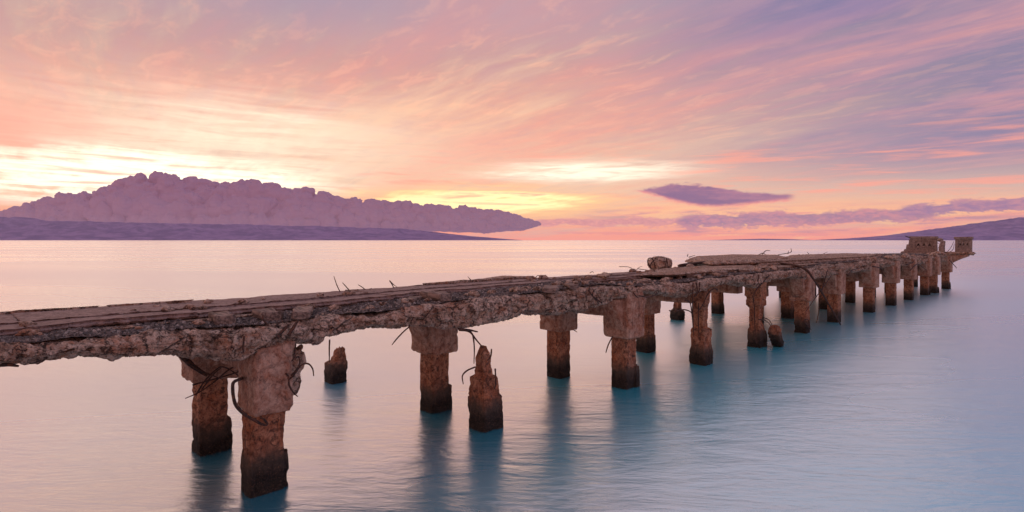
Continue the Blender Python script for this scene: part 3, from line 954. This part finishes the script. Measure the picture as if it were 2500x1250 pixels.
def jacket(u, v, du, dv, hw, hh, z1, parent, seed):
    tab = [(-1.0, hw, hh, 0, 0), (z1 * 0.5, hw, hh, 0, 0), (z1, hw * 0.9, hh * 0.9, 0, 0)]
    return column(tab, (u + du, v + dv), M_PILE, 'pile_jacket', parent, seed, 0.02, jag=0.12)


def pile(u, v, seed, head=True, ztp=None, jk=True, wf=1.0, tab=None, htab=None, haunch=True, amp=0.012, bite=0.0, jag=0.0, headamp=0.011, step=0.035):
    u *= H; v *= H; zt_ = ztp if ztp is not None else ztop(u) - 0.25
    w = PW * wf
    t = tab or [(-1.2, w, w, 0, 0), (0.0, w, w, 0, 0), (zt_, w * 0.98, w * 0.98, 0, 0)]
    p = column(t, (u, v), M_PILE, 'pile', pier, seed, amp, bite=bite, jag=jag, step=step)
    if head:
        hw = h(0.100)
        ht = htab or [(HZ, hw * 0.95, hw * 1.02, 0, 0), (HZ + 0.03, hw, hw * 1.06, 0, 0), (zt_ - 0.05, hw, hw * 1.06, 0, 0), (zt_ + 0.12, hw * 0.9, hw, 0, 0)]
        column(ht, (u, v), M_HEAD, 'pile_head', p, seed + 2, headamp, bite=bite * 0.8, step=step)
        if haunch:
            wedge(u, v, -hw * 0.9, -hw - 0.30, hw * 0.62, HZ + 0.15, h(0.585), p, seed + 4)
            wedge(u, v, hw * 0.9, hw + 0.30, hw * 0.62, HZ + 0.15, h(0.585), p, seed + 5)
    if jk:
        r_ = random.Random(seed)
        jacket(u, v, w * 0.95, r_.uniform(-0.1, 0.12), 0.09, w * 0.85, r_.uniform(0.38, 0.62), p, seed + 6)
    return p


def cross_beam(u, v0, v1, z0=h(0.475), z1=h(0.63), seed=0, hw=0.2):
    u *= H; v0 *= H; v1 *= H; rings = []
    for v in np.arange(v0, v1 + 0.01, 0.08):
        m = 8; k = np.arange(m) / m
        L = [(u - hw + 2 * hw * a, z1) for a in k] + [(u + hw, z1 - (z1 - z0) * a) for a in k] + [(u + hw - 2 * hw * a, z0) for a in k] + [(u - hw, z0 + (z1 - z0) * a) for a in k]
        rings.append([(a, v, b) for a, b in L])
    V, F = rings_mesh(np.array(rings), 3)
    V = concrete_noise(V, F, 0.025, 3.0, seed)
    return part('cross_beam', V, F, M_HEAD, pier)


A = [-0.26, 0.92, 2.07, 3.33, 4.49, 5.62, 6.82, 7.8, 9.2, 10.4, 11.56, 12.8, 13.4, 14.7]
# near pile with its big cracked head
p_a1 = pile(0.93, 2.37, 11, head=False, amp=0.022, bite=0.08, jk=False,
            tab=[(-1.2, PW * 0.98, PW * 1.0, 0, 0), (0.9, PW * 0.98, PW * 1.0, 0, 0), (1.3, PW * 1.06, PW * 1.0, 0.02, 0), (2.15, PW * 1.15, PW * 1.1, 0.05, 0.05)])
column([(HZ - 0.02, 0.24, 0.31, -0.03, -0.02), (HZ + 0.05, 0.275, 0.34, -0.03, -0.02), (1.6, 0.265, 0.35, -0.03, -0.03), (1.95, 0.265, 0.35, -0.02, 0), (2.15, 0.27, 0.36, 0.04, 0.06), (2.32, 0.17, 0.28, 0.10, 0.16)],
       (h(0.915), h(2.30)), M_HEAD, 'pile_head', p_a1, 21, 0.016, jag=0.16, bite=0.07, step=0.025)
jacket(h(0.93), h(2.37), PW * 1.0, 0.0, 0.075, PW * 0.8, 0.50, p_a1, 31)
jacket(h(0.93), h(2.37), -PW * 0.98, -0.03, 0.035, PW * 0.85, 0.62, p_a1, 33)
column([(1.36, 0.10, 0.16, 0, 0), (1.5, 0.13, 0.22, 0, 0), (1.8, 0.17, 0.24, 0, 0), (2.05, 0.14, 0.24, 0, 0)], (h(0.92) + 0.34, h(2.33)), M_GIRD, 'broken_corbel', p_a1, 24, 0.06, jag=0.1, bite=0.3, step=0.025)
pile(0.92, 2.98, 12, bite=0.12, amp=0.03)
pile(2.08, 2.76, 13, bite=0.08)
pile(3.33, 2.29, 14, amp=0.014, headamp=0.016, bite=0.03, jk=True)
pile(3.24, 2.80, 15, bite=0.03)
pile(4.52, 2.88, 16, bite=0.03)
# eroded fourth and fifth outer piles
p_a4 = pile(4.40, 2.28, 17, head=False, amp=0.03, bite=0.16,
            tab=[(-1.2, PW * 1.1, PW * 1.15, 0, 0), (0.35, PW * 1.1, PW * 1.15, 0, 0), (0.48, PW, PW, 0, 0), (1.0, PW, PW, 0, 0), (1.05, PW * 0.70, PW * 0.72, 0.05, 0.05),
                 (1.55, PW * 0.7, PW * 0.75, 0.06, 0.05), (1.75, PW * 0.8, PW * 0.9, 0.02, 0), (2.1, PW, PW * 1.1, 0, 0)])
p_a5 = pile(5.47, 2.28, 18, head=False, amp=0.03, bite=0.16,
            tab=[(-1.2, PW * 0.98, PW * 0.98, 0, 0), (0.55, PW * 0.98, PW * 0.98, 0, 0), (0.70, PW * 0.78, PW * 0.8, 0.02, 0), (1.3, PW * 0.72, PW * 0.78, 0, 0), (1.42, PW * 1.1, PW * 1.1, 0, 0), (2.2, PW * 1.15, PW * 1.25, 0, 0)])
p_a6 = pile(6.66, 2.28, 19, bite=0.2, amp=0.03)
p_a7 = pile(7.8, 2.30, 20, bite=0.06)
for i, u in enumerate(A[8:12]): pile(u, 2.27, 25 + i, bite=0.05, step=0.05)
pile(13.4, 2.24, 31, bite=0.1, step=0.05); pile(14.7, 2.25, 32, bite=0.2, step=0.05)
pile(-0.26, 2.28, 40, step=0.06); pile(-0.26, 2.83, 41, step=0.06)
for i, u in enumerate([6.8, 7.75, 9.15, 10.4, 11.6, 12.8, 14.9]): pile(u, 2.83, 50 + i, bite=0.05, step=0.06)
for i, (u, v) in enumerate([(7.56, 3.68), (9.1, 3.75), (10.4, 3.86), (11.1, 3.64), (12.6, 3.5)]): pile(u, v, 60 + i, bite=0.05, step=0.06)
for i, u in enumerate(A):
    cross_beam(u, {1: 2.45, 2: 2.70, 5: 2.5}.get(i, 2.3), 2.85 if u < 6.5 else (3.72 if u < 12 else 2.9), seed=i * 1.7, z0=h(0.475))


# ------------------------------------------------------------------ free-standing stumps
def stump(u, v, tab, seed, label, amp=0.03, jag=0.25, bite=0.25, jk=None, group='broken pile stumps standing in the sea', name='pile_stump'):
    t = empty(name, (u, v, 0), label, 'pile stump', group)
    column(tab, (u, v), M_PILE, 'shaft', t, seed, amp, jag=jag, bite=bite, step=0.025)
    return t


s_a2 = stump(h(2.08), h(2.31), [(-1.2, PW * 1.10, PW * 1.1, 0, 0), (0.60, PW * 1.10, PW * 1.1, 0.0, 0), (0.66, PW * 0.95, PW * 1.0, -0.03, 0), (0.98, PW * 0.84, PW * 0.9, -0.05, 0), (1.04, PW * 0.58, PW * 0.6, -0.05, 0), (1.36, PW * 0.50, PW * 0.5, -0.06, 0), (1.58, PW * 0.16, PW * 0.3, -0.05, 0)],
             71, 'tall jagged pile stump with rebar spikes in the sea, nearest of the stumps', jag=0.05, bite=0.12, amp=0.03)
s_c2 = stump(h(2.0), h(3.80), [(-1.2, PW * 0.95, PW, 0, 0), (0.48, PW * 0.95, PW, 0, 0), (0.55, PW * 0.6, PW * 0.85, 0.06, 0), (0.80, PW * 0.5, PW * 0.7, 0.08, 0), (0.84, PW * 0.4, PW * 0.6, 0.08, 0)],
             72, 'short broken pile stump seen under the near girder, with one upright bar', jag=0.15)
s_c6 = stump(h(6.62), h(3.75), [(-1.2, PW * 1.15, PW * 1.1, 0, 0), (0.35, PW * 1.1, PW * 1.1, 0, 0), (0.5, PW * 0.7, PW * 0.7, -0.03, 0), (1.0, PW * 0.6, PW * 0.6, -0.05, 0)],
             73, 'slim worn pile stump behind the pier between two outer piles', jag=0.1)
# hanging fragment, one end in the water
fr = at(1895, 822, h(2.14))
t = empty('concrete_fragment', (fr[0], fr[1], 0), 'tilted concrete fragment dangling from a bar with its foot in the sea', 'rubble')
V, F = rings_mesh(col_rings([(-0.45, 0.03, 0.06, 0, 0), (-0.22, 0.11, 0.15, 0.01, 0), (0.22, 0.13, 0.17, 0.01, 0), (0.36, 0.08, 0.10, -0.04, 0)], 0.03), 6)
V = concrete_noise(V, F, 0.05, 3.6, 81, pits=0.04)
a_ = R(-33); V = np.c_[V[:, 0] * math.cos(a_) - V[:, 2] * math.sin(a_), V[:, 1], V[:, 0] * math.sin(a_) + V[:, 2] * math.cos(a_)]
V[:, 0] *= 1.0
part('block', V[:, [0, 1, 2]] * np.array([-1, 1, 1]) * 1.0 * 1.15 + np.array([fr[0], fr[1], 0.33]), F[:, ::-1], M_PILE, t)


# ------------------------------------------------------------------ rebar
def smooth_path(P, n=6):
    P = np.array(P, float)
    if len(P) < 3: return P
    Q = np.vstack([2 * P[0] - P[1], P, 2 * P[-1] - P[-2]]); out = []
    for i in range(1, len(Q) - 2):
        for k in range(n):
            t = k / n; a, b, c, d = Q[i - 1], Q[i], Q[i + 1], Q[i + 2]
            out.append(0.5 * ((2 * b) + (-a + c) * t + (2 * a - 5 * b + 4 * c - d) * t * t + (-a + 3 * b - 3 * c + d) * t ** 3))
    out.append(P[-1]); return np.array(out)


def bar(P, r=0.013, parent=None, name='rebar', sides=6, taper=0.5):
    P = smooth_path(P); n = len(P)
    T = np.gradient(P, axis=0); T /= np.linalg.norm(T, axis=1)[:, None] + 1e-9
    up = np.array([0.3, 0.9, 0.2]); A1 = np.cross(T, up); A1 /= np.linalg.norm(A1, axis=1)[:, None] + 1e-9; B1 = np.cross(T, A1)
    ph = np.arange(sides) / sides * 2 * math.pi
    rr = r * (1 - (1 - taper) * (np.arange(n) / (n - 1)) ** 3) * (1 + 0.18 * perlin(P * 14))
    rings = P[:, None, :] + rr[:, None, None] * (np.cos(ph)[None, :, None] * A1[:, None, :] + np.sin(ph)[None, :, None] * B1[:, None, :])
    V, F = rings_mesh(rings, 1)
    return part(name, V, F, M_RUST, parent or pier)


def bars(lst, v, r=0.013, parent=None, dv=0.0, name='rebar'):
    for pts in lst:
        q = []
        for i, p in enumerate(pts):
            vv = p[2] if len(p) > 2 else v + dv * i
            q.append(at(p[0], p[1], vv))
        bar(q, r, parent, name)


v1 = h(2.27) - 0.42
# near pile
bars([[(722, 835, h(2.3)), (718, 870), (712, 882)],
      [(693, 935, h(2.3)), (722, 905), (732, 885), (728, 870), (720, 878)],
      [(690, 938, h(2.3)), (715, 918), (735, 892), (752, 888), (763, 900), (766, 918)],
      [(690, 905, h(2.3)), (703, 918), (706, 940), (716, 958), (727, 968)],
      [(596, 820), (594, 845), (594, 862)],
      [(655, 795), (643, 780), (642, 768)], [(672, 800), (680, 790), (695, 783)]], v1, 0.013, p_a1)
bars([[(676, 825), (690, 808), (706, 792)], [(704, 820), (716, 800), (729, 780)]], v1, 0.026, p_a1)
bars([[(600, 922, h(2.45)), (575, 930), (568, 945), (574, 985), (595, 1010), (618, 1024), (640, 1036), (652, 1036), (645, 1024), (636, 1020)]], v1 - 0.03, 0.022, p_a1)
vb = h(2.93) - 0.45
bars([[(600, 882), (560, 902), (520, 935), (485, 958), (452, 973)],
      [(478, 965), (500, 930), (528, 902), (545, 896), (570, 908), (590, 925)],
      [(492, 952), (520, 915), (540, 898)], [(440, 868), (480, 900), (540, 925)], [(470, 940), (560, 915), (600, 900)]], vb, 0.013)
bars([[(441, 866), (470, 893), (505, 917)]], vb + 0.05, 0.045)
# above the near walkway
vr = h(2.95)
bars([[(830, 712), (822, 695), (815, 674)], [(855, 711), (845, 700), (836, 690)], [(893, 708), (884, 701), (874, 695)],
      [(962, 704), (957, 694), (951, 685), (960, 694), (972, 703)], [(1000, 703), (1010, 698), (1030, 696), (1045, 699)],
      [(893, 708), (900, 706), (908, 704)], [(1118, 692), (1120, 688), (1130, 686)], [(1156, 688), (1148, 682), (1142, 675)],
      [(1306, 681), (1312, 673), (1320, 674), (1328, 679)], [(1440, 667), (1446, 663), (1450, 667)],
      [(1512, 651), (1535, 652), (1552, 661)], [(1554, 659), (1560, 653), (1568, 650)], [(1556, 656), (1578, 659), (1590, 660)]], vr, 0.010)
bars([[(1000, 797), (985, 810), (968, 828), (957, 842)], [(1440, 800), (1470, 815), (1480, 800)]][:1], VF + 0.05, 0.013)
bars([[(805, 829), (804, 850), (804, 885)]], h(3.75), 0.02, s_c2)
# stump 2 bars up to the girder
bars([[(1120, 806, h(2.25)), (1146, 810), (1163, 830), (1180, 850)], [(1143, 806, h(2.25)), (1154, 818), (1158, 850), (1157, 888)],
      [(1160, 896), (1140, 905), (1129, 918), (1131, 938)], [(1200, 852), (1198, 870), (1190, 880)], [(1209, 900), (1210, 930), (1208, 950)]], h(2.29) - 0.26, 0.016, s_a2)
bars([[(1120, 803), (1146, 806), (1166, 810)]], VF, 0.022)
# third pile
v3 = h(3.33)
bars([[(1470, 740), (1446, 722), (1438, 705), (1445, 695), (1455, 698)], [(1450, 708), (1447, 722), (1462, 741)],
      [(1560, 722), (1585, 725), (1603, 717), (1602, 712)], [(1546, 714), (1552, 722), (1558, 728)],
      [(1495, 822, h(2.3)), (1485, 842), (1479, 862)]], VF - 0.10, 0.016)
bars([[(1392, 800), (1402, 806), (1409, 811)], [(1394, 796), (1404, 797), (1400, 802)]], h(2.78), 0.014)
# fourth pile: exposed cage
v4 = h(2.28) - 0.27
bars([[(1692, 690), (1691, 760), (1694, 822)], [(1706, 740), (1705, 770), (1706, 822)], [(1672, 732), (1685, 740), (1690, 775), (1692, 800)],
      [(1648, 760), (1668, 756), (1684, 760), (1690, 768)], [(1752, 708), (1745, 704), (1730, 715), (1715, 745), (1700, 765)],
      [(1700, 690), (1702, 712), (1694, 725)], [(1708, 688), (1708, 705), (1700, 722)]], v4, 0.018, p_a4)
bars([[(1628, 724), (1640, 730), (1634, 735)], [(1626, 735), (1640, 736)], [(1634, 758), (1640, 760), (1648, 757)]], h(2.88), 0.018)
# fifth pile
v5 = h(2.28) - 0.30
bars([[(1838, 722), (1842, 750), (1843, 800), (1848, 838)], [(1878, 672), (1862, 690), (1848, 705), (1838, 722)], [(1852, 780), (1868, 782), (1882, 795), (1890, 812)],
      [(1866, 776), (1878, 782), (1887, 797)], [(1852, 670), (1850, 690), (1846, 700)]], v5, 0.018, p_a5)
bars([[(1962, 782), (1972, 780), (1976, 790), (1978, 800)], [(1960, 784), (1970, 792), (1981, 806)]], h(2.28) - 0.3, 0.02, p_a6)
# the long fallen bars
bars([[(1660, 648, h(3.0)), (1720, 641, h(3.0)), (1800, 640, h(2.8)), (1900, 643, h(2.5)), (1960, 654, h(2.2)), (1985, 680, h(2.1)), (2010, 720, h(2.1)), (2052, 792, h(2.1))]], h(2.2), 0.055)
bars([[(2030, 672), (2005, 708), (1985, 735), (1965, 764)], [(2020, 660), (2004, 720), (1999, 760), (1993, 788)]], h(2.15), 0.018)
bars([[(1900, 622, h(3.6)), (1930, 616), (1931, 606)], [(1924, 620), (1925, 612)], [(1860, 622), (1870, 612), (1880, 612)], [(1852, 622), (1862, 618), (1870, 622)],
      [(1975, 620), (1970, 615)], [(2010, 620), (2020, 615)], [(1678, 626), (1680, 620)], [(1682, 628), (1697, 623)], [(1690, 640), (1682, 636), (1676, 634)],
      [(1950, 621), (1965, 627)], [(1720, 650), (1700, 643), (1684, 640)]], h(3.6), 0.022)
bars([[(2130, 650), (2150, 655), (2155, 668), (2162, 676)], [(2070, 672), (2080, 660), (2098, 655)], [(2212, 646), (2228, 641), (2232, 634)],
      [(2222, 660), (2240, 645), (2262, 660)], [(2318, 635), (2330, 648), (2336, 655)], [(2222, 580), (2215, 578), (2210, 576)]], h(2.1), 0.03)


# timber ends lying in the gravel under the walkway
def timber(x, y, L, wd, th, yaw, seed, pitch=0.0):
    u, v = on(x, y, ztop(on(x, y, h(0.68))[0]) + 0.03)
    z = float(ztop(u)) + 0.02
    m = 22; rings = []
    for k in range(14):
        t = k / 13.0; y_ = (t - 0.5) * L
        a = np.arange(m) / m * 2 * math.pi
        s = 1 + 0.12 * math.sin(t * 9 + seed)
        cx = np.sign(np.cos(a)) * np.abs(np.cos(a)) ** 0.6 * wd / 2 * s; cz = np.sign(np.sin(a)) * np.abs(np.sin(a)) ** 0.6 * th / 2 * s
        cz = np.where(cz > 0, cz * (0.35 + 0.65 * np.abs(cx / (wd / 2))), cz)         # hollowed, rotted top
        rings.append(np.c_[cx, np.full(m, y_), cz])
    V, F = rings_mesh(np.array(rings), 3)
    F = F[:, ::-1]
    V = concrete_noise(V, F, 0.014, 7, seed)
    c, s = math.cos(yaw), math.sin(yaw); cp, spp = math.cos(pitch), math.sin(pitch)
    V = np.c_[V[:, 0], V[:, 1] * cp - V[:, 2] * spp, V[:, 1] * spp + V[:, 2] * cp]
    V = np.c_[V[:, 0] * c - V[:, 1] * s, V[:, 0] * s + V[:, 1] * c, V[:, 2]]
    V += np.array([u, v + 0.08, z + th * 0.42])
    part('sleeper', V, F, M_WOOD, pier)


for q in [(545, 786, 0.62, 0.24, 0.15, -0.15, 1), (655, 777, 0.6, 0.28, 0.16, -0.1, 2), (745, 767, 0.8, 0.26, 0.13, -0.5, 3), (1072, 731, 0.65, 0.28, 0.18, -0.1, 4),
          (1012, 734, 0.5, 0.2, 0.09, -0.9, 6), (1352, 706, 0.7, 0.3, 0.13, -0.9, 5), (1400, 700, 0.5, 0.2, 0.10, -0.6, 7), (1700, 675, 0.9, 0.4, 0.12, -1.1, 8), (1765, 668, 0.9, 0.4, 0.13, -1.1, 9),
          (1825, 663, 0.9, 0.36, 0.13, -1.2, 10), (1572, 690, 0.6, 0.25, 0.1, -0.7, 12)]:
    timber(*q)

# ------------------------------------------------------------------ boulder of concrete on the deck
u, v = on(1612, 657, h(0.715))
t = empty('concrete_boulder', (u, v, h(0.70)), 'rounded concrete boulder with bent bars standing on the pier deck', 'rubble')
V0, F0 = ICO[4]
V = V0 * np.array([0.52, 0.40, 0.30]); V = V * (1 - 0.12 * (np.abs(V0).max(1) - 0.7))[:, None]
V[:, 2] = np.clip(V[:, 2], -0.24, 0.26)
V = concrete_noise(V, F0, 0.07, 2.6, 90, pits=0.05) + np.array([u, v, h(0.70) + 0.24])
part('block', V, F0, M_GIRD, t)
bars([[(1590, 655), (1582, 643), (1583, 632), (1592, 631), (1598, 645), (1600, 655)], [(1627, 630), (1629, 640), (1629, 646)], [(1586, 652), (1592, 640), (1600, 634)]], v - 0.42, 0.022, t)


# ------------------------------------------------------------------ parapet panels at the head of the pier
def parapet(u, va, vb, z0, z1, seed, rag_left, tri_n):
    """va > vb: left and right ends. panel across the pier with cap, frame and triangular openings"""
    th = 0.30
    root = None
    w = va - vb
    # body outline with triangular holes, built as a bmesh cut by strips: columns between the openings
    import bmesh
    bm = bmesh.new()
    def box(v0, v1, a, b, u0, u1):
        vs = [bm.verts.new((uu, vv, zz)) for uu in (u0, u1) for vv in (v0, v1) for zz in (a, b)]
        for f in ((0, 1, 3, 2), (4, 6, 7, 5), (0, 4, 5, 1), (2, 3, 7, 6), (0, 2, 6, 4), (1, 5, 7, 3)): bm.faces.new([vs[i] for i in f])
    def prism(poly, u0, u1):
        a = [bm.verts.new((u0, p[0], p[1])) for p in poly]; b = [bm.verts.new((u1, p[0], p[1])) for p in poly]
        bm.faces.new(a); bm.faces.new(b[::-1])
        for i in range(len(a)): bm.faces.new([a[i], b[i], b[(i + 1) % len(a)], a[(i + 1) % len(a)]])
    f0, f1 = vb + w * 0.16, va - w * 0.20           # recessed field
    zf0, zf1 = z0 + (z1 - z0) * 0.30, z1 - (z1 - z0) * 0.27
    prism([(vb, z0), (vb, z1 - 0.16), (f0, z1 - 0.16), (f0, z0)], u, u + th)
    prism([(f1, z0), (f1, z1 - 0.16), (va, z1 - 0.16), (va, z0)], u, u + th)
    prism([(f0, z0), (f0, zf0), (f1, zf0), (f1, z0)], u, u + th)
    prism([(f0, zf1), (f0, z1 - 0.16), (f1, z1 - 0.16), (f1, zf1)], u, u + th)
    cw = (f1 - f0) / tri_n; hh_ = (zf1 - zf0)
    u2, u3 = u + 0.05, u + th - 0.03
    for k in range(tri_n):
        c0, c1 = f0 + cw * k, f0 + cw * (k + 1); cm = (c0 + c1) / 2
        tb, tt = zf0 + hh_ * 0.38, zf0 + hh_ * 0.78; hw = cw * 0.33
        prism([(c0, zf0), (c0, tb), (c1, tb), (c1, zf0)], u2, u3)
        prism([(c0, tb), (c0, zf1), (cm, zf1), (cm, tt), (cm - hw, tb)], u2, u3)
        prism([(cm, zf1), (c1, zf1), (c1, tb), (cm + hw, tb), (cm, tt)], u2, u3)
        prism([(cm - hw, tb - 0.01), (cm + hw, tb - 0.01), (cm, tb - hh_ * 0.36)], u2 - 0.03, u2 + 0.004)
    box(f0 + 0.01, f1 - 0.01, zf0 + 0.01, zf1 - 0.01, u + th - 0.027, u + th - 0.012)
    bmesh.ops.recalc_face_normals(bm, faces=bm.faces)
    bmesh.ops.triangulate(bm, faces=bm.faces)
    bmesh.ops.subdivide_edges(bm, edges=[e for e in bm.edges if e.calc_length() > 0.12], cuts=2, use_grid_fill=True)
    bmesh.ops.triangulate(bm, faces=bm.faces)
    V = np.array([q.co[:] for q in bm.verts]); F = np.array([[q.index for q in f.verts] for f in bm.faces]) if False else None
    bm.verts.index_update(); F = np.array([[q.index for q in f.verts] for f in bm.faces]); bm.free()
    edge = np.clip(np.maximum(vb + 0.12 - V[:, 1], V[:, 1] - (va - 0.12)), 0, 0.12) / 0.12
    V[:, 1] += edge * 0.05 * fbm(V, 5, 3, 0.6, seed)
    V += 0.012 * np.stack([fbm(V, 5, 2, 0.5, seed + k) for k in range(3)], 1)
    p = part('parapet', V, F, M_WALL, pier, smooth=False)
    # cap
    def beam(v0, v1, a, b, u0, u1, name, sd, amp=0.012):
        m = 6; k = np.arange(m) / m; rings = []
        for vv in np.linspace(v0, v1, 26):
            L = [(u0 + (u1 - u0) * q, b) for q in k] + [(u1, b - (b - a) * q) for q in k] + [(u1 - (u1 - u0) * q, a) for q in k] + [(u0, a + (b - a) * q) for q in k]
            rings.append([(q[0], vv, q[1]) for q in L])
        VV, FF = rings_mesh(np.array(rings), 3); VV = concrete_noise(VV, FF, amp * 2.2, 4.0, sd)
        return part(name, VV, FF, M_WALL, p)
    beam(vb - 0.05, va + 0.05, z1 - 0.165, z1, u - 0.07, u + th + 0.07, 'coping', seed + 1)
    beam(vb + 0.02, va - 0.02, z1 - 0.235, z1 - 0.165, u - 0.035, u + th + 0.035, 'moulding', seed + 2)
    beam(f0 - 0.03, f1 + 0.03, zf1 + 0.02, zf1 + 0.05, u - 0.02, u + 0.02, 'moulding', seed + 3, 0.004)
    for vv in (f0 - 0.03, f1 + 0.03):
        VV, FF = rings_mesh(col_rings([(zf0, 0.02, 0.022, 0, 0), (zf1, 0.02, 0.022, 0, 0)], 0.08), 2)
        part('moulding', VV + np.array([u - 0.005, vv, 0]), FF, M_WALL, p)
    if rag_left:
        plate([(u - 0.02, va - 0.05), (u + 0.16, va - 0.05), (u + 0.16, va + 0.52), (u - 0.02, va + 0.52)], z0 + 0.1, 0.35, seed, name='broken_base', par=p, mat=M_WALL, amp=0.05)
        for k, (dv, zt_, hw) in enumerate([(0.07, z1 - 0.25, 0.09), (0.2, z0 + 0.75, 0.11), (0.36, z0 + 0.38, 0.12), (0.52, z0 + 0.2, 0.12)]):
            VV, FF = rings_mesh(col_rings([(z0 - 0.2, 0.07, hw, 0, 0), (z0 + 0.1, 0.07, hw, 0, 0), (zt_, 0.05, hw * 0.55, 0, -0.04)], 0.06), 4)
            VV = concrete_noise(VV + np.array([u + 0.07, va + dv, 0]), FF, 0.05, 4, seed + k)
            part('broken_edge', VV, FF, M_WALL, p)
    return p


uE = h(14.9)
pp = parapet(uE, h(2.90), h(2.43), h(0.70), h(1.078), 3, True, 3)
pp2 = parapet(uE, h(2.125), h(1.85), h(0.745), h(1.065), 5, False, 3)
# ragged corbelled shelf below the outer panel
plate([(uE - 0.45, h(2.35)), (uE - 0.35, h(1.82)), (uE + 0.35, h(1.80)), (uE + 0.4, h(2.35))], h(0.755), 0.20, 12.0, name='corbelled_shelf', amp=0.09)
plate([(uE - 0.9, h(2.95)), (uE - 0.9, h(2.2)), (uE + 0.35, h(2.2)), (uE + 0.35, h(2.98))], h(0.72), 0.30, 13.0, name='head_slab', amp=0.10)
wedge(uE, h(2.1), 0, 0.01, 0.1, h(0.6), h(0.7), pier, 3)
rings = []
for i in range(10):
    t_ = i / 9; vv = h(2.2) - (h(0.30)) * t_; zb_ = h(0.50) + (h(0.17)) * t_ ** 0.8
    k = np.arange(6) / 6.0; u0_, u1_ = uE - 0.32, uE + 0.25; b_ = h(0.705)
    L = [(u0_ + (u1_ - u0_) * q, b_) for q in k] + [(u1_, b_ - (b_ - zb_) * q) for q in k] + [(u1_ - (u1_ - u0_) * q, zb_) for q in k] + [(u0_, zb_ + (b_ - zb_) * q) for q in k]
    rings.append([(q[0], vv, q[1]) for q in L[::-1]])
V, F = rings_mesh(np.array(rings), 3); V = concrete_noise(V, F, 0.04, 3, 66); part('corbel', V, F, M_HEAD, pier)
# leaning post stub and a lump caught on bars beside the first panel
c_ = at(2298, 625, h(2.25))
VV, FF = rings_mesh(col_rings([(0, 0.16, 0.16, 0, 0), (0.9, 0.17, 0.17, 0.05, -0.05), (1.3, 0.14, 0.14, 0.09, -0.1)], 0.05), 5)
VV = concrete_noise(VV, FF, 0.06, 3.2, 67); part('post_stub', VV + np.array([uE - 0.6, h(2.33), h(0.62)]), FF, M_WALL, pier)
VV = ICO[3][0] * np.array([0.15, 0.2, 0.15]); VV = concrete_noise(VV, ICO[3][1], 0.06, 4, 68) + np.array([uE, h(2.375), h(1.0)])
lump = empty('concrete_lump', (uE, h(2.375), h(0.96)), 'small dark concrete lump caught on wires beside the wider parapet', 'rubble')
part('block', VV, ICO[3][1], M_WALL, lump)
for q in ([(uE, h(2.43), h(1.02)), (uE, h(2.40), h(0.99)), (uE, h(2.36), h(0.95))], [(uE, h(2.42), h(0.94)), (uE - 0.05, h(2.38), h(0.92)), (uE, h(2.34), h(0.98))]): bar([np.array(a) for a in q], 0.014, lump)
for q in ([(uE, h(2.26), h(0.74)), (uE, h(2.19), h(0.85)), (uE, h(2.14), h(0.98))], [(uE, h(2.24), h(0.74)), (uE, h(2.16), h(0.80)), (uE, h(2.135), h(0.93))]): bar([np.array(a) for a in q], 0.018)
# rubble crust along the outer edge near the head
rr_ = random.Random(4)
for k in range(34):
    uu = h(rr_.uniform(9.0, 14.8)); s_ = rr_.uniform(0.08, 0.22)
    VV = ICO[3][0] * np.array([s_ * 1.4, s_, s_ * 0.7]); VV = concrete_noise(VV, ICO[3][1], s_ * 0.5, 2.6 / s_ * 0.12, k) + np.array([uu, VF + rr_.uniform(-0.05, 0.5), float(ztop(uu)) + rr_.uniform(-0.02, 0.08)])
    part('rubble_lump', VV, ICO[3][1], M_GIRD, pier)

# loose crumbs of concrete on the near gravel and walkway
rr_ = random.Random(9)
for k in range(120):
    uu = h(rr_.uniform(0.15, 6.0)); s_ = rr_.uniform(0.02, 0.075) * (1 + uu / 20)
    vv = VF + rr_.uniform(0.3, 0.9) if k % 3 else float(vfront(uu)) + rr_.uniform(0.1, 1.3)
    zz = float(ztop(uu)) + 0.03 if k % 3 else h(0.718)
    VV = ICO[2][0] * np.array([s_ * 1.3, s_, s_ * 0.7]); VV = VV * (1 + 0.5 * perlin(ICO[2][0] * 1.7 + k))[:, None] + np.array([uu, vv, zz + s_ * 0.3])
    part('concrete_crumb', VV, ICO[2][1], M_GIRD, pier)

bars([[(-60, 889), (0, 891), (25, 891), (46, 894)]], VF + 0.1, 0.022)
